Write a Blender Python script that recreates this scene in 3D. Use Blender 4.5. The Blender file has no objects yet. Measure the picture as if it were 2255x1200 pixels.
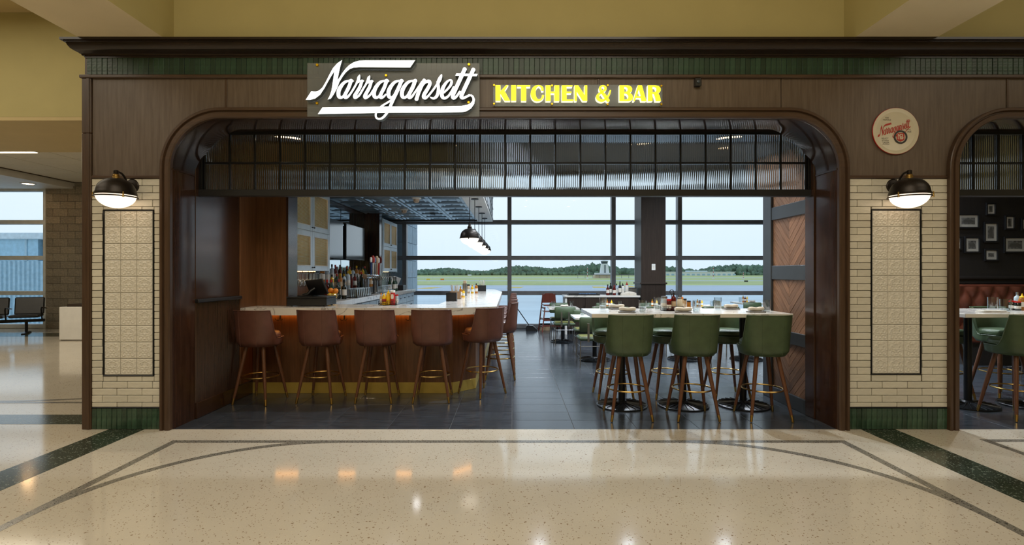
import bpy, bmesh, math, random
import numpy as np
from mathutils import Vector, Matrix
random.seed(7)
PI = math.pi
S = bpy.context.scene
COL = S.collection
R = math.radians

# ------------------------------------------------------------------ camera
cam_d = bpy.data.cameras.new('camera'); cam = bpy.data.objects.new('camera', cam_d); COL.objects.link(cam)
cam_d.sensor_width = 36.0; cam_d.lens = 18.0; cam_d.clip_end = 6000; cam_d.clip_start = 0.05
cam.location = (0, 0, 1.5); cam.rotation_euler = (PI/2, 0, 0)
S.camera = cam
vs = S.view_settings
vs.view_transform = 'Standard'; vs.look = 'None'; vs.gamma = 1.0; vs.use_curve_mapping = False
vs.exposure = 0.0
# ------------------------------------------------------------------ sky
w = bpy.data.worlds.new('sky'); S.world = w; w.use_nodes = True
nt = w.node_tree; nt.nodes.clear()
wo = nt.nodes.new('ShaderNodeOutputWorld'); bg = nt.nodes.new('ShaderNodeBackground')
tc = nt.nodes.new('ShaderNodeTexCoord'); sp = nt.nodes.new('ShaderNodeSeparateXYZ'); cr = nt.nodes.new('ShaderNodeValToRGB')
nt.links.new(tc.outputs['Generated'], sp.inputs[0]); nt.links.new(sp.outputs['Z'], cr.inputs[0])
cr.color_ramp.elements[0].position = 0.0; cr.color_ramp.elements[0].color = (0.68, 0.82, 0.93, 1)
cr.color_ramp.elements[1].position = 0.7; cr.color_ramp.elements[1].color = (0.42, 0.62, 0.86, 1)
e = cr.color_ramp.elements.new(0.14); e.color = (0.78, 0.89, 0.97, 1)
nt.links.new(cr.outputs[0], bg.inputs[0]); bg.inputs[1].default_value = 1.18
nt.links.new(bg.outputs[0], wo.inputs[0])
# ------------------------------------------------------------------ concourse ceiling lights and added gate fills
def area(name, loc, sx, sy, power, col, rot=(0, 0, 0)):
    l = bpy.data.lights.new(name, 'AREA'); l.shape = 'RECTANGLE'; l.size = sx; l.size_y = sy
    l.energy = power; l.color = col
    o = bpy.data.objects.new(name, l); COL.objects.link(o); o.location = loc; o.rotation_euler = rot
    return o
WARM = (1.0, 0.91, 0.74)
area('concourse_overhead_light', (-0.2, 0.6, 5.45), 5.0, 2.6, 146, WARM)
area('concourse_overhead_light', (-0.2, -2.5, 5.45), 5.0, 3.0, 156, WARM)
area('concourse_overhead_light', (7.0, 1.0, 5.45), 4.5, 4.0, 90, WARM)
area('concourse_overhead_light', (-8.0, 1.5, 5.45), 5.0, 5.0, 195, WARM)
area('gate_fill_light', (-9.5, 9.2, 3.88), 3.5, 1.4, 90, WARM)  # unseen fill added to brighten the gate ceiling tiles
area('concourse_overhead_light', (-9.0, 6.2, 5.5), 6.0, 1.6, 62, WARM)  # unseen fill added to lift the yellow gate bulkhead

# ------------------------------------------------------------------ materials
MATS = {}
def nodes(name):
    m = bpy.data.materials.new(name); m.use_nodes = True
    nt = m.node_tree; nt.nodes.clear()
    out = nt.nodes.new('ShaderNodeOutputMaterial'); b = nt.nodes.new('ShaderNodeBsdfPrincipled')
    nt.links.new(b.outputs[0], out.inputs[0]); MATS[name] = m
    return m, nt, b, out
def N(nt, t, **k):
    n = nt.nodes.new('ShaderNode' + t)
    for a, v in k.items(): setattr(n, a, v)
    return n
def c4(c): return (c[0], c[1], c[2], 1)
def hsvrand(nt, sock, amt):
    oi = N(nt, 'ObjectInfo'); mr = N(nt, 'MapRange')
    mr.inputs[3].default_value = 1-amt; mr.inputs[4].default_value = 1+amt
    nt.links.new(oi.outputs['Random'], mr.inputs[0])
    h = N(nt, 'HueSaturation'); nt.links.new(sock, h.inputs['Color']); nt.links.new(mr.outputs[0], h.inputs['Value'])
    return h.outputs[0]
def mat(name, col, rough=0.5, metal=0.0, var=0.12, vs=6.0, bump=0.0, bs=60.0, stretch=(1, 1, 1), rand=0.0, spec=0.5, coat=0.0, alpha=1.0):
    m, nt, b, out = nodes(name)
    tc = N(nt, 'TexCoord'); mp = N(nt, 'Mapping'); mp.inputs['Scale'].default_value = stretch
    nt.links.new(tc.outputs['Object'], mp.inputs[0])
    n = N(nt, 'TexNoise'); n.inputs['Scale'].default_value = vs; n.inputs['Detail'].default_value = 4
    nt.links.new(mp.outputs[0], n.inputs['Vector'])
    mx = N(nt, 'ValToRGB'); mx.color_ramp.elements[0].position = 0.3; mx.color_ramp.elements[1].position = 0.7
    mx.color_ramp.elements[0].color = c4([max(0, x*(1-var)) for x in col]); mx.color_ramp.elements[1].color = c4([min(1, x*(1+var)) for x in col])
    nt.links.new(n.outputs[0], mx.inputs[0])
    s = mx.outputs[0]
    if rand: s = hsvrand(nt, s, rand)
    nt.links.new(s, b.inputs['Base Color'])
    b.inputs['Roughness'].default_value = rough; b.inputs['Metallic'].default_value = metal
    b.inputs['Specular IOR Level'].default_value = spec
    if coat: b.inputs['Coat Weight'].default_value = coat; b.inputs['Coat Roughness'].default_value = 0.12
    if bump:
        n2 = N(nt, 'TexNoise'); n2.inputs['Scale'].default_value = bs; n2.inputs['Detail'].default_value = 3
        nt.links.new(mp.outputs[0], n2.inputs['Vector'])
        bp = N(nt, 'Bump'); bp.inputs['Strength'].default_value = bump; bp.inputs['Distance'].default_value = 0.01
        nt.links.new(n2.outputs[0], bp.inputs['Height']); nt.links.new(bp.outputs[0], b.inputs['Normal'])
    return m
def wood(name, dark, light, rough=0.4, stretch=(14, 14, 0.9), rand=0.08, coat=0.0):
    m, nt, b, out = nodes(name)
    tc = N(nt, 'TexCoord'); mp = N(nt, 'Mapping'); mp.inputs['Scale'].default_value = stretch
    nt.links.new(tc.outputs['Object'], mp.inputs[0])
    n = N(nt, 'TexNoise'); n.inputs['Scale'].default_value = 3.0; n.inputs['Detail'].default_value = 6; n.inputs['Roughness'].default_value = 0.65
    nt.links.new(mp.outputs[0], n.inputs['Vector'])
    r = N(nt, 'ValToRGB'); r.color_ramp.elements[0].position = 0.32; r.color_ramp.elements[1].position = 0.7
    r.color_ramp.elements[0].color = c4(dark); r.color_ramp.elements[1].color = c4(light)
    nt.links.new(n.outputs[0], r.inputs[0])
    s = hsvrand(nt, r.outputs[0], rand) if rand else r.outputs[0]
    nt.links.new(s, b.inputs['Base Color']); b.inputs['Roughness'].default_value = rough
    if coat: b.inputs['Coat Weight'].default_value = coat; b.inputs['Coat Roughness'].default_value = 0.15
    bp = N(nt, 'Bump'); bp.inputs['Strength'].default_value = 0.08; bp.inputs['Distance'].default_value = 0.004
    nt.links.new(n.outputs[0], bp.inputs['Height']); nt.links.new(bp.outputs[0], b.inputs['Normal'])
    return m
def emit(name, col, strength):
    m, nt, b, out = nodes(name)
    b.inputs['Base Color'].default_value = c4(col); b.inputs['Roughness'].default_value = 0.4
    n = N(nt, 'TexNoise'); n.inputs['Scale'].default_value = 9
    mr = N(nt, 'MapRange'); mr.inputs[3].default_value = strength*0.95; mr.inputs[4].default_value = strength*1.05
    nt.links.new(n.outputs[0], mr.inputs[0]); nt.links.new(mr.outputs[0], b.inputs['Emission Strength'])
    b.inputs['Emission Color'].default_value = c4(col)
    return m
def terrazzo(name, base, chipA, chipB, scale, frac, rough=0.12):
    m, nt, b, out = nodes(name)
    tc = N(nt, 'TexCoord')
    def layer(sc, fr, col, prev, off):
        mp = N(nt, 'Mapping'); mp.inputs['Location'].default_value = (off, off*2, 0)
        mp.inputs['Rotation'].default_value = (0, 0, off)
        nt.links.new(tc.outputs['Object'], mp.inputs[0])
        v = N(nt, 'TexVoronoi'); v.inputs['Scale'].default_value = sc
        nt.links.new(mp.outputs[0], v.inputs['Vector'])
        se = N(nt, 'SeparateColor'); nt.links.new(v.outputs['Color'], se.inputs[0])
        a = N(nt, 'Math', operation='LESS_THAN'); a.inputs[1].default_value = fr; nt.links.new(se.outputs[0], a.inputs[0])
        d = N(nt, 'Math', operation='LESS_THAN'); d.inputs[1].default_value = 0.36; nt.links.new(v.outputs['Distance'], d.inputs[0])
        mu = N(nt, 'Math', operation='MULTIPLY'); nt.links.new(a.outputs[0], mu.inputs[0]); nt.links.new(d.outputs[0], mu.inputs[1])
        mx = N(nt, 'Mix', data_type='RGBA'); nt.links.new(mu.outputs[0], mx.inputs['Factor'])
        nt.links.new(prev, mx.inputs['A']); mx.inputs['B'].default_value = c4(col)
        return mx.outputs['Result']
    n = N(nt, 'TexNoise'); n.inputs['Scale'].default_value = 1.3; n.inputs['Detail'].default_value = 5
    nt.links.new(tc.outputs['Object'], n.inputs['Vector'])
    r = N(nt, 'ValToRGB'); r.color_ramp.elements[0].position = 0.3; r.color_ramp.elements[1].position = 0.7
    r.color_ramp.elements[0].color = c4([x*0.94 for x in base]); r.color_ramp.elements[1].color = c4([x*1.05 for x in base])
    nt.links.new(n.outputs[0], r.inputs[0])
    s = layer(scale, frac, chipA, r.outputs[0], 0.3)
    s = layer(scale*1.7, frac*0.9, chipB, s, 1.7)
    s = layer(scale*0.55, frac*0.25, chipA, s, 3.1)
    nt.links.new(s, b.inputs['Base Color']); b.inputs['Roughness'].default_value = rough
    return m
def glaze(name, col, rough=0.1, wav=0.25, rand=0.12, var=0.15, sc=14, stretch=(1, 1, 3)):
    m = mat(name, col, rough, 0, var, sc, wav, 22, stretch, rand)
    return m
def marble(name):
    m, nt, b, out = nodes(name)
    tc = N(nt, 'TexCoord'); n = N(nt, 'TexNoise'); n.inputs['Scale'].default_value = 2.2; n.inputs['Detail'].default_value = 5; n.inputs['Distortion'].default_value = 1.2
    nt.links.new(tc.outputs['Object'], n.inputs['Vector'])
    r = N(nt, 'ValToRGB'); el = r.color_ramp.elements
    el[0].position = 0.47; el[0].color = (0.72, 0.68, 0.62, 1); el[1].position = 0.53; el[1].color = (0.72, 0.68, 0.62, 1)
    q = el.new(0.5); q.color = (0.33, 0.30, 0.27, 1)
    q = el.new(0.488); q.color = (0.68, 0.64, 0.58, 1); q = el.new(0.512); q.color = (0.68, 0.64, 0.58, 1)
    nt.links.new(n.outputs[0], r.inputs[0]); nt.links.new(r.outputs[0], b.inputs['Base Color'])
    b.inputs['Roughness'].default_value = 0.12
    return m
def thin_glass(name, tint=(0.95, 0.98, 1.0), refl=0.06, rough=0.0):
    m = bpy.data.materials.new(name); m.use_nodes = True; nt = m.node_tree; nt.nodes.clear()
    out = N(nt, 'OutputMaterial'); t = N(nt, 'BsdfTransparent'); g = N(nt, 'BsdfGlossy'); mx = N(nt, 'MixShader'); f = N(nt, 'Fresnel'); f.inputs[0].default_value = 1.45
    n = N(nt, 'TexNoise'); n.inputs['Scale'].default_value = 2.0
    r = N(nt, 'ValToRGB'); r.color_ramp.elements[0].color = c4([x*0.985 for x in tint]); r.color_ramp.elements[1].color = c4(tint)
    nt.links.new(n.outputs[0], r.inputs[0]); nt.links.new(r.outputs[0], t.inputs[0])
    g.inputs['Roughness'].default_value = rough; g.inputs[0].default_value = (1, 1, 1, 1)
    mu = N(nt, 'Math', operation='MULTIPLY'); nt.links.new(f.outputs[0], mu.inputs[0])
    ge = N(nt, 'NewGeometry'); inv = N(nt, 'MapRange'); inv.inputs[3].default_value = refl/0.04; inv.inputs[4].default_value = 0.0
    nt.links.new(ge.outputs['Backfacing'], inv.inputs[0]); nt.links.new(inv.outputs[0], mu.inputs[1])
    nt.links.new(mu.outputs[0], mx.inputs[0]); nt.links.new(t.outputs[0], mx.inputs[1]); nt.links.new(g.outputs[0], mx.inputs[2])
    nt.links.new(mx.outputs[0], out.inputs[0]); MATS[name] = m
    return m
def real_glass(name, tint=(0.9, 0.95, 0.97), rough=0.05, ior=1.45):
    m, nt, b, out = nodes(name)
    b.inputs['Base Color'].default_value = c4(tint); b.inputs['Transmission Weight'].default_value = 1.0
    b.inputs['Roughness'].default_value = rough; b.inputs['IOR'].default_value = ior
    n = N(nt, 'TexNoise'); n.inputs['Scale'].default_value = 3; mr = N(nt, 'MapRange'); mr.inputs[3].default_value = rough*.9; mr.inputs[4].default_value = rough*1.1
    nt.links.new(n.outputs[0], mr.inputs[0]); nt.links.new(mr.outputs[0], b.inputs['Roughness'])
    return m
def frosted(name, tint, dif, fac):
    m = bpy.data.materials.new(name); m.use_nodes = True; nt = m.node_tree; nt.nodes.clear()
    out = N(nt, 'OutputMaterial'); t = N(nt, 'BsdfTransparent'); d = N(nt, 'BsdfPrincipled'); mx = N(nt, 'MixShader')
    t.inputs[0].default_value = c4(tint); d.inputs['Base Color'].default_value = c4(dif); d.inputs['Roughness'].default_value = 0.25
    n = N(nt, 'TexNoise'); n.inputs['Scale'].default_value = 3; mr = N(nt, 'MapRange'); mr.inputs[3].default_value = fac*.96; mr.inputs[4].default_value = fac*1.04
    nt.links.new(n.outputs[0], mr.inputs[0]); nt.links.new(mr.outputs[0], mx.inputs[0])
    nt.links.new(t.outputs[0], mx.inputs[1]); nt.links.new(d.outputs[0], mx.inputs[2]); nt.links.new(mx.outputs[0], out.inputs[0]); MATS[name] = m
    return m
def blocks(name, c1, c2, mortar, bw, bh, off=0.5):
    m, nt, b, out = nodes(name)
    tc = N(nt, 'TexCoord'); se = N(nt, 'SeparateXYZ'); co = N(nt, 'CombineXYZ')
    nt.links.new(tc.outputs['Object'], se.inputs[0]); nt.links.new(se.outputs['X'], co.inputs['X']); nt.links.new(se.outputs['Z'], co.inputs['Y'])
    br = N(nt, 'TexBrick'); br.inputs['Scale'].default_value = 1; br.inputs['Brick Width'].default_value = bw; br.inputs['Row Height'].default_value = bh
    br.inputs['Mortar Size'].default_value = 0.006; br.inputs['Color1'].default_value = c4(c1); br.inputs['Color2'].default_value = c4(c2); br.inputs['Mortar'].default_value = c4(mortar)
    nt.links.new(co.outputs[0], br.inputs['Vector']); nt.links.new(br.outputs[0], b.inputs['Base Color']); b.inputs['Roughness'].default_value = 0.8
    return m

terrazzo('terrazzo', (0.59, 0.53, 0.43), (0.30, 0.22, 0.14), (0.68, 0.60, 0.46), 95, 0.14, 0.09)
terrazzo('terrazzo_grey', (0.19, 0.175, 0.145), (0.045, 0.04, 0.033), (0.34, 0.31, 0.25), 85, 0.55, 0.16)
terrazzo('terrazzo_green', (0.035, 0.045, 0.03), (0.20, 0.22, 0.18), (0.10, 0.12, 0.09), 70, 0.3, 0.14)
mat('brass_divider', (0.06, 0.05, 0.04), 0.4, 0.4)
mat('dark_tile', (0.038, 0.045, 0.055), 0.19, 0, 0.35, 5, 0.05, 25, (1, 5, 1), 0.14)
mat('grout', (0.13, 0.125, 0.12), 0.8)
wood('panel_wood', (0.098, 0.069, 0.049), (0.150, 0.112, 0.084), 0.42)
wood('trim_wood', (0.055, 0.030, 0.017), (0.088, 0.050, 0.029), 0.35, (14, 14, 0.9), 0.04)
wood('trim_wood_h', (0.055, 0.030, 0.017), (0.088, 0.050, 0.029), 0.35, (0.9, 14, 14), 0.04)
wood('cornice_wood', (0.014, 0.008, 0.006), (0.024, 0.014, 0.010), 0.26, (0.9, 14, 14), 0.0)
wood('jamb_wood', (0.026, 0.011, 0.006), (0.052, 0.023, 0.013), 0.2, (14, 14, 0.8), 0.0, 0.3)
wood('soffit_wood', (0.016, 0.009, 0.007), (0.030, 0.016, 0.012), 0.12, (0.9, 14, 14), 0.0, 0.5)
wood('bar_wood', (0.085, 0.036, 0.014), (0.17, 0.075, 0.032), 0.3, (12, 12, 0.7), 0.03)
wood('leg_wood', (0.095, 0.036, 0.016), (0.16, 0.066, 0.032), 0.35, (30, 30, 3), 0.05)
wood('plank_wood', (0.125, 0.058, 0.028), (0.26, 0.135, 0.072), 0.45, (20, 20, 2.0), 0.25)
wood('high_chair_wood', (0.12, 0.025, 0.015), (0.19, 0.045, 0.028), 0.35)
wood('dark_wall', (0.016, 0.013, 0.012), (0.024, 0.020, 0.018), 0.5)
wood('column_wood', (0.022, 0.014, 0.010), (0.040, 0.026, 0.019), 0.4)
mat('grey_paint', (0.035, 0.038, 0.042), 0.35)
mat('black_metal', (0.012, 0.012, 0.013), 0.35, 0.6)
mat('black_iron', (0.010, 0.011, 0.013), 0.3, 0.3, bump=0.1)
mat('black_plastic', (0.012, 0.012, 0.013), 0.4)
mat('bronze', (0.030, 0.024, 0.020), 0.38, 0.7)
mat('brass', (0.55, 0.36, 0.12), 0.28, 1.0, 0.08, 20)
mat('kick_brass', (0.50, 0.36, 0.08), 0.38, 0.35, 0.15, 4, 0.03, 20)
mat('gold', (0.80, 0.50, 0.02), 0.25, 0.8)
mat('gold_mesh', (0.34, 0.21, 0.06), 0.35, 0.8)
mat('chrome', (0.62, 0.63, 0.64), 0.12, 1.0)
mat('steel', (0.45, 0.46, 0.47), 0.28, 1.0)
mat('brown_leather', (0.125, 0.050, 0.034), 0.42, 0, 0.18, 9, 0.12, 140)
mat('green_leather', (0.058, 0.088, 0.042), 0.40, 0, 0.18, 9, 0.12, 140)
mat('olive_seat', (0.16, 0.16, 0.045), 0.4, 0, 0.1)
mat('booth_leather', (0.13, 0.035, 0.018), 0.38, 0, 0.2, 6, 0.1, 120)
mat('black_leather', (0.018, 0.019, 0.021), 0.35, 0, 0.2, 8, 0.1, 120)
glaze('cream_tile', (0.64, 0.60, 0.50), 0.14, 0.22, 0.07, 0.06)
mat('relief_glaze', (0.70, 0.66, 0.57), 0.22, 0, 0.04, 8)
mat('tile_grout', (0.17, 0.14, 0.095), 0.85)
glaze('green_tile', (0.038, 0.075, 0.046), 0.16, 0.35, 0.35, 0.35, 16, (1, 1, 1))
glaze('frieze_tile', (0.020, 0.052, 0.030), 0.38, 0.3, 0.35, 0.3, 12, (1, 1, 2))
mat('yellow_wall', (0.50, 0.43, 0.19), 0.8, 0, 0.03, 3)
mat('beige_beam', (0.80, 0.68, 0.45), 0.8, 0, 0.03, 3)
mat('tan_soffit', (0.60, 0.47, 0.24), 0.8, 0, 0.03, 3)
mat('white_ceiling', (0.66, 0.62, 0.52), 0.9, 0, 0.04, 20, 0.1, 120)
mat('dark_ceiling', (0.10, 0.085, 0.07), 0.7)
mat('white_paint', (0.72, 0.70, 0.66), 0.5, 0, 0.04)
mat('bar_cabinet_paint', (0.48, 0.57, 0.63), 0.42, 0, 0.05, 8)
mat('mullion_pale', (0.60, 0.62, 0.62), 0.4)
mat('cmu_mortar', (0.30, 0.27, 0.21), 0.9)
mat('mullion_grey', (0.20, 0.20, 0.205), 0.4, 0.3)
marble('quartz')
mat('tin_blue', (0.22, 0.29, 0.34), 0.30, 0.7, 0.15)
emit('sign_white', (0.95, 0.98, 1.0), 1.5)
mat('sign_return', (0.14, 0.17, 0.19), 0.4)
emit('sign_yellow', (1.0, 0.86, 0.02), 1.15)
emit('sign_cream_side', (1.0, 0.97, 0.78), 0.95)
frosted('sign_panel_glass', (0.80, 0.83, 0.85), (0.34, 0.36, 0.37), 0.42)
thin_glass('window_glass', (0.975, 0.99, 0.995), 0.05)
thin_glass('tumbler_glass', (0.92, 0.95, 0.96), 0.14)
thin_glass('picture_glass', (0.98, 0.98, 0.98), 0.05)
real_glass('reeded_glass', (0.86, 0.90, 0.92), 0.04)
emit('lamp_glass', (1.0, 0.80, 0.60), 1.7)
emit('pendant_glass', (1.0, 0.90, 0.78), 1.4)
emit('led_orange', (1.0, 0.38, 0.05), 10.0)
emit('downlight', (1.0, 0.85, 0.62), 6.0)
emit('led_warm', (1.0, 0.66, 0.30), 3.5)
mat('mirror', (0.62, 0.68, 0.70), 0.03, 1.0, 0.02)
mat('screen', (0.05, 0.07, 0.085), 0.10, 0, 0.05, coat=0.6)
mat('tray_cream', (0.62, 0.56, 0.42), 0.3, 0, 0.04)
mat('red_print', (0.42, 0.035, 0.02), 0.4)
mat('black_print', (0.03, 0.028, 0.025), 0.5)
mat('red_plastic', (0.45, 0.015, 0.012), 0.3)
mat('yellow_plastic', (0.85, 0.50, 0.01), 0.35)
mat('white_plastic', (0.75, 0.74, 0.70), 0.4)
mat('orange_peel', (0.85, 0.26, 0.015), 0.45, 0, 0.1, 20, 0.2, 90)
mat('lemon_peel', (0.88, 0.55, 0.02), 0.45, 0, 0.1, 20, 0.2, 90)
mat('napkin', (0.60, 0.55, 0.47), 0.85, 0, 0.06, 20, 0.2, 60)
mat('slate_plate', (0.12, 0.11, 0.095), 0.5)
mat('dark_bottle', (0.012, 0.014, 0.010), 0.08, 0, 0.2, spec=0.8)
mat('red_bottle', (0.10, 0.012, 0.010), 0.08)
mat('amber_bottle', (0.38, 0.14, 0.02), 0.08)
mat('gold_bottle', (0.65, 0.38, 0.02), 0.1)
mat('clear_bottle', (0.45, 0.52, 0.56), 0.06)
mat('green_bottle', (0.02, 0.05, 0.025), 0.08)
mat('blue_handle', (0.02, 0.06, 0.20), 0.3)
mat('paper_label', (0.70, 0.66, 0.58), 0.6)
mat('tan_label', (0.50, 0.36, 0.22), 0.6)
mat('photo_print', (0.20, 0.19, 0.17), 0.5, 0, 0.75, 22)
mat('mat_board', (0.66, 0.62, 0.54), 0.7, 0, 0.03)
mat('silver_box', (0.46, 0.50, 0.53), 0.5)
wood('box_wood', (0.30, 0.17, 0.08), (0.45, 0.28, 0.15), 0.5)
mat('blue_cloth', (0.08, 0.20, 0.40), 0.8)
# outdoors
mat('grass', (0.56, 0.56, 0.21), 0.9, 0, 0.15, 0.05, stretch=(0.3, 1, 1))
mat('apron', (0.78, 0.80, 0.78), 0.7, 0, 0.10, 0.12, stretch=(0.3, 1, 1))
mat('taxiway', (0.60, 0.62, 0.65), 0.7, 0, 0.06, 0.05)
mat('tree_green', (0.155, 0.225, 0.14), 0.9, 0, 0.4, 0.12)
mat('tower_white', (0.75, 0.74, 0.72), 0.6)
mat('tower_tan', (0.62, 0.47, 0.35), 0.7)
mat('far_glass', (0.05, 0.07, 0.09), 0.2)
mat('shed_white', (0.72, 0.70, 0.66), 0.7)
mat('jetway', (0.33, 0.48, 0.56), 0.5)
mat('jetway_roof', (0.55, 0.64, 0.68), 0.5)
mat('jetway_window', (0.30, 0.50, 0.62), 0.15)
mat('stone_blue', (0.30, 0.38, 0.43), 0.6, rand=0.14)
mat('taxi_yellow', (0.85, 0.55, 0.05), 0.6)
mat('cmu', (0.23, 0.195, 0.145), 0.85, 0, 0.3, 30, 0.3, 120, rand=0.16)

# ------------------------------------------------------------------ mesh builder
class MB:
    def __init__(s): s.v = []; s.f = []; s.m = []
    def add(s, vs, fs, mi=0):
        o = len(s.v); s.v += [tuple(v) for v in vs]
        for f in fs: s.f.append(tuple(i+o for i in f)); s.m.append(mi)
        return s
    def box(s, x0, x1, y0, y1, z0, z1, b=0.0, mi=0):
        if x0 > x1: x0, x1 = x1, x0
        if y0 > y1: y0, y1 = y1, y0
        if z0 > z1: z0, z1 = z1, z0
        if b <= 0:
            vs = [(x, y, z) for x in (x0, x1) for y in (y0, y1) for z in (z0, z1)]
            return s.add(vs, [(0, 1, 3, 2), (4, 6, 7, 5), (0, 4, 5, 1), (2, 3, 7, 6), (0, 2, 6, 4), (1, 5, 7, 3)], mi)
        b = min(b, (x1-x0)*.49, (y1-y0)*.49, (z1-z0)*.49)
        vs = []; ix = {}
        for i in (0, 1):
            for j in (0, 1):
                for k in (0, 1):
                    c = ((x0, x1)[i], (y0, y1)[j], (z0, z1)[k]); d = (1 if i == 0 else -1, 1 if j == 0 else -1, 1 if k == 0 else -1)
                    for a in range(3):
                        ix[i, j, k, a] = len(vs)
                        vs.append(tuple(c[q] + (d[q]*b if q != a else 0) for q in range(3)))
        fs = []
        for a in range(3):
            for e in (0, 1):
                o = [q for q in range(3) if q != a]; fc = []
                for (p, q) in ((0, 0), (1, 0), (1, 1), (0, 1)):
                    t = [0, 0, 0]; t[a] = e; t[o[0]] = p; t[o[1]] = q; fc.append(ix[t[0], t[1], t[2], a])
                fs.append(tuple(fc))
        for a in range(3):
            o = [q for q in range(3) if q != a]
            for p in (0, 1):
                for q in (0, 1):
                    t0 = [0, 0, 0]; t0[o[0]] = p; t0[o[1]] = q; t1 = list(t0); t1[a] = 1
                    fs.append((ix[t0[0], t0[1], t0[2], o[0]], ix[t1[0], t1[1], t1[2], o[0]], ix[t1[0], t1[1], t1[2], o[1]], ix[t0[0], t0[1], t0[2], o[1]]))
        for i in (0, 1):
            for j in (0, 1):
                for k in (0, 1): fs.append(tuple(ix[i, j, k, a] for a in range(3)))
        return s.add(vs, fs, mi)
    def lathe(s, prof, n=20, cx=0, cy=0, cz=0, mi=0, cap=True):
        vs = []; fs = []
        for (r, z) in prof:
            for k in range(n):
                a = 2*PI*k/n; vs.append((cx + r*math.cos(a), cy + r*math.sin(a), cz + z))
        for i in range(len(prof)-1):
            for k in range(n):
                k2 = (k+1) % n; fs.append((i*n+k, i*n+k2, (i+1)*n+k2, (i+1)*n+k))
        if cap:
            if prof[0][0] > 1e-4: fs.append(tuple(range(n-1, -1, -1)))
            if prof[-1][0] > 1e-4: fs.append(tuple((len(prof)-1)*n+k for k in range(n)))
        return s.add(vs, fs, mi)
    def cyl(s, p0, p1, r0, r1=None, n=12, mi=0):
        r1 = r0 if r1 is None else r1
        return s.tube([p0, p1], [r0, r1], n, mi)
    def tube(s, pts, r, n=8, mi=0, closed=False, cap=True):
        pts = [Vector(p) for p in pts]; rs = r if isinstance(r, (list, tuple)) else [r]*len(pts)
        vs = []; fs = []; L = len(pts); prev = None
        for i, p in enumerate(pts):
            if closed: d = pts[(i+1) % L] - pts[i-1]
            else: d = pts[min(i+1, L-1)] - pts[max(i-1, 0)]
            d.normalize()
            if prev is None:
                u = d.orthogonal().normalized()
            else:
                u = (prev - d*prev.dot(d)); u = u.normalized() if u.length > 1e-6 else d.orthogonal().normalized()
            prev = u; v = d.cross(u)
            for k in range(n):
                a = 2*PI*k/n; q = p + (u*math.cos(a) + v*math.sin(a))*rs[i]; vs.append(tuple(q))
        for i in range(L if closed else L-1):
            j = (i+1) % L
            for k in range(n):
                k2 = (k+1) % n; fs.append((i*n+k, i*n+k2, j*n+k2, j*n+k))
        if cap and not closed:
            fs.append(tuple(range(n-1, -1, -1))); fs.append(tuple((L-1)*n+k for k in range(n)))
        return s.add(vs, fs, mi)
    def torus(s, R_, r, z, n=32, m=8, cx=0, cy=0, mi=0):
        return s.tube([(cx+R_*math.cos(2*PI*k/n), cy+R_*math.sin(2*PI*k/n), z) for k in range(n)], r, m, mi, closed=True)
    def prism(s, poly, y0, y1, mi=0, axis='y'):
        n = len(poly)
        if axis == 'y': f = lambda p, t: (p[0], t, p[1])
        elif axis == 'z': f = lambda p, t: (p[0], p[1], t)
        else: f = lambda p, t: (t, p[0], p[1])
        vs = [f(p, y0) for p in poly] + [f(p, y1) for p in poly]
        fs = [tuple(range(n-1, -1, -1)), tuple(range(n, 2*n))] + [(i, (i+1) % n, (i+1) % n + n, i+n) for i in range(n)]
        return s.add(vs, fs, mi)
    def sweep(s, path, normals, prof, mi=0, cap=True):
        """path: list of 3D points; normals: outward in-plane dirs; prof: (outward, alongY) points"""
        k = len(prof); vs = []; fs = []
        for p, nn in zip(path, normals):
            for (a, b) in prof: vs.append((p[0]+nn[0]*a, p[1]+b, p[2]+nn[1]*a))
        for i in range(len(path)-1):
            for j in range(k):
                j2 = (j+1) % k; fs.append((i*k+j, i*k+j2, (i+1)*k+j2, (i+1)*k+j))
        if cap: fs.append(tuple(range(k))); fs.append(tuple((len(path)-1)*k+j for j in range(k-1, -1, -1)))
        return s.add(vs, fs, mi)
    def xf(s, M_):
        s.v = [tuple(M_ @ Vector(v)) for v in s.v]; return s
    def mesh(s, name, mats, smooth=False, ang=35):
        me = bpy.data.meshes.new(name); me.from_pydata(s.v, [], s.f)
        for m in (mats if isinstance(mats, (list, tuple)) else [mats]): me.materials.append(MATS[m])
        me.polygons.foreach_set('material_index', s.m)
        bm = bmesh.new(); bm.from_mesh(me); bmesh.ops.recalc_face_normals(bm, faces=bm.faces); bm.to_mesh(me); bm.free()
        if smooth:
            me.polygons.foreach_set('use_smooth', [True]*len(me.polygons)); me.set_sharp_from_angle(angle=R(ang))
        me.update(); return me
    def build(s, name, mats, parent=None, smooth=False, ang=35, loc=None):
        return link(name, s.mesh(name, mats, smooth, ang), parent, loc)
def link(name, me, parent=None, loc=None, rot=None):
    o = bpy.data.objects.new(name, me); COL.objects.link(o)
    if parent is not None: o.parent = parent
    if loc is not None: o.location = loc
    if rot is not None: o.rotation_euler = rot
    return o
def tag(o, label, cat, group=None):
    o['label'] = label; o['category'] = cat
    if group: o['group'] = group
    return o
def thing(name, label, cat, loc=(0, 0, 0), rz=0.0, group=None):
    o = bpy.data.objects.new(name, None); COL.objects.link(o); o.empty_display_size = 0.1
    o.location = loc; o.rotation_euler = (0, 0, rz)
    return tag(o, label, cat, group)
def structure(o): o['kind'] = 'structure'; return o
def sroot(name):
    o = bpy.data.objects.new(name, None); COL.objects.link(o); o.empty_display_size = 0.1
    return structure(o)
def copy_tree(o, parent=None):
    c = o.copy(); COL.objects.link(c); c.parent = parent
    for ch in list(o.children): copy_tree(ch, c)
    return c
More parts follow.
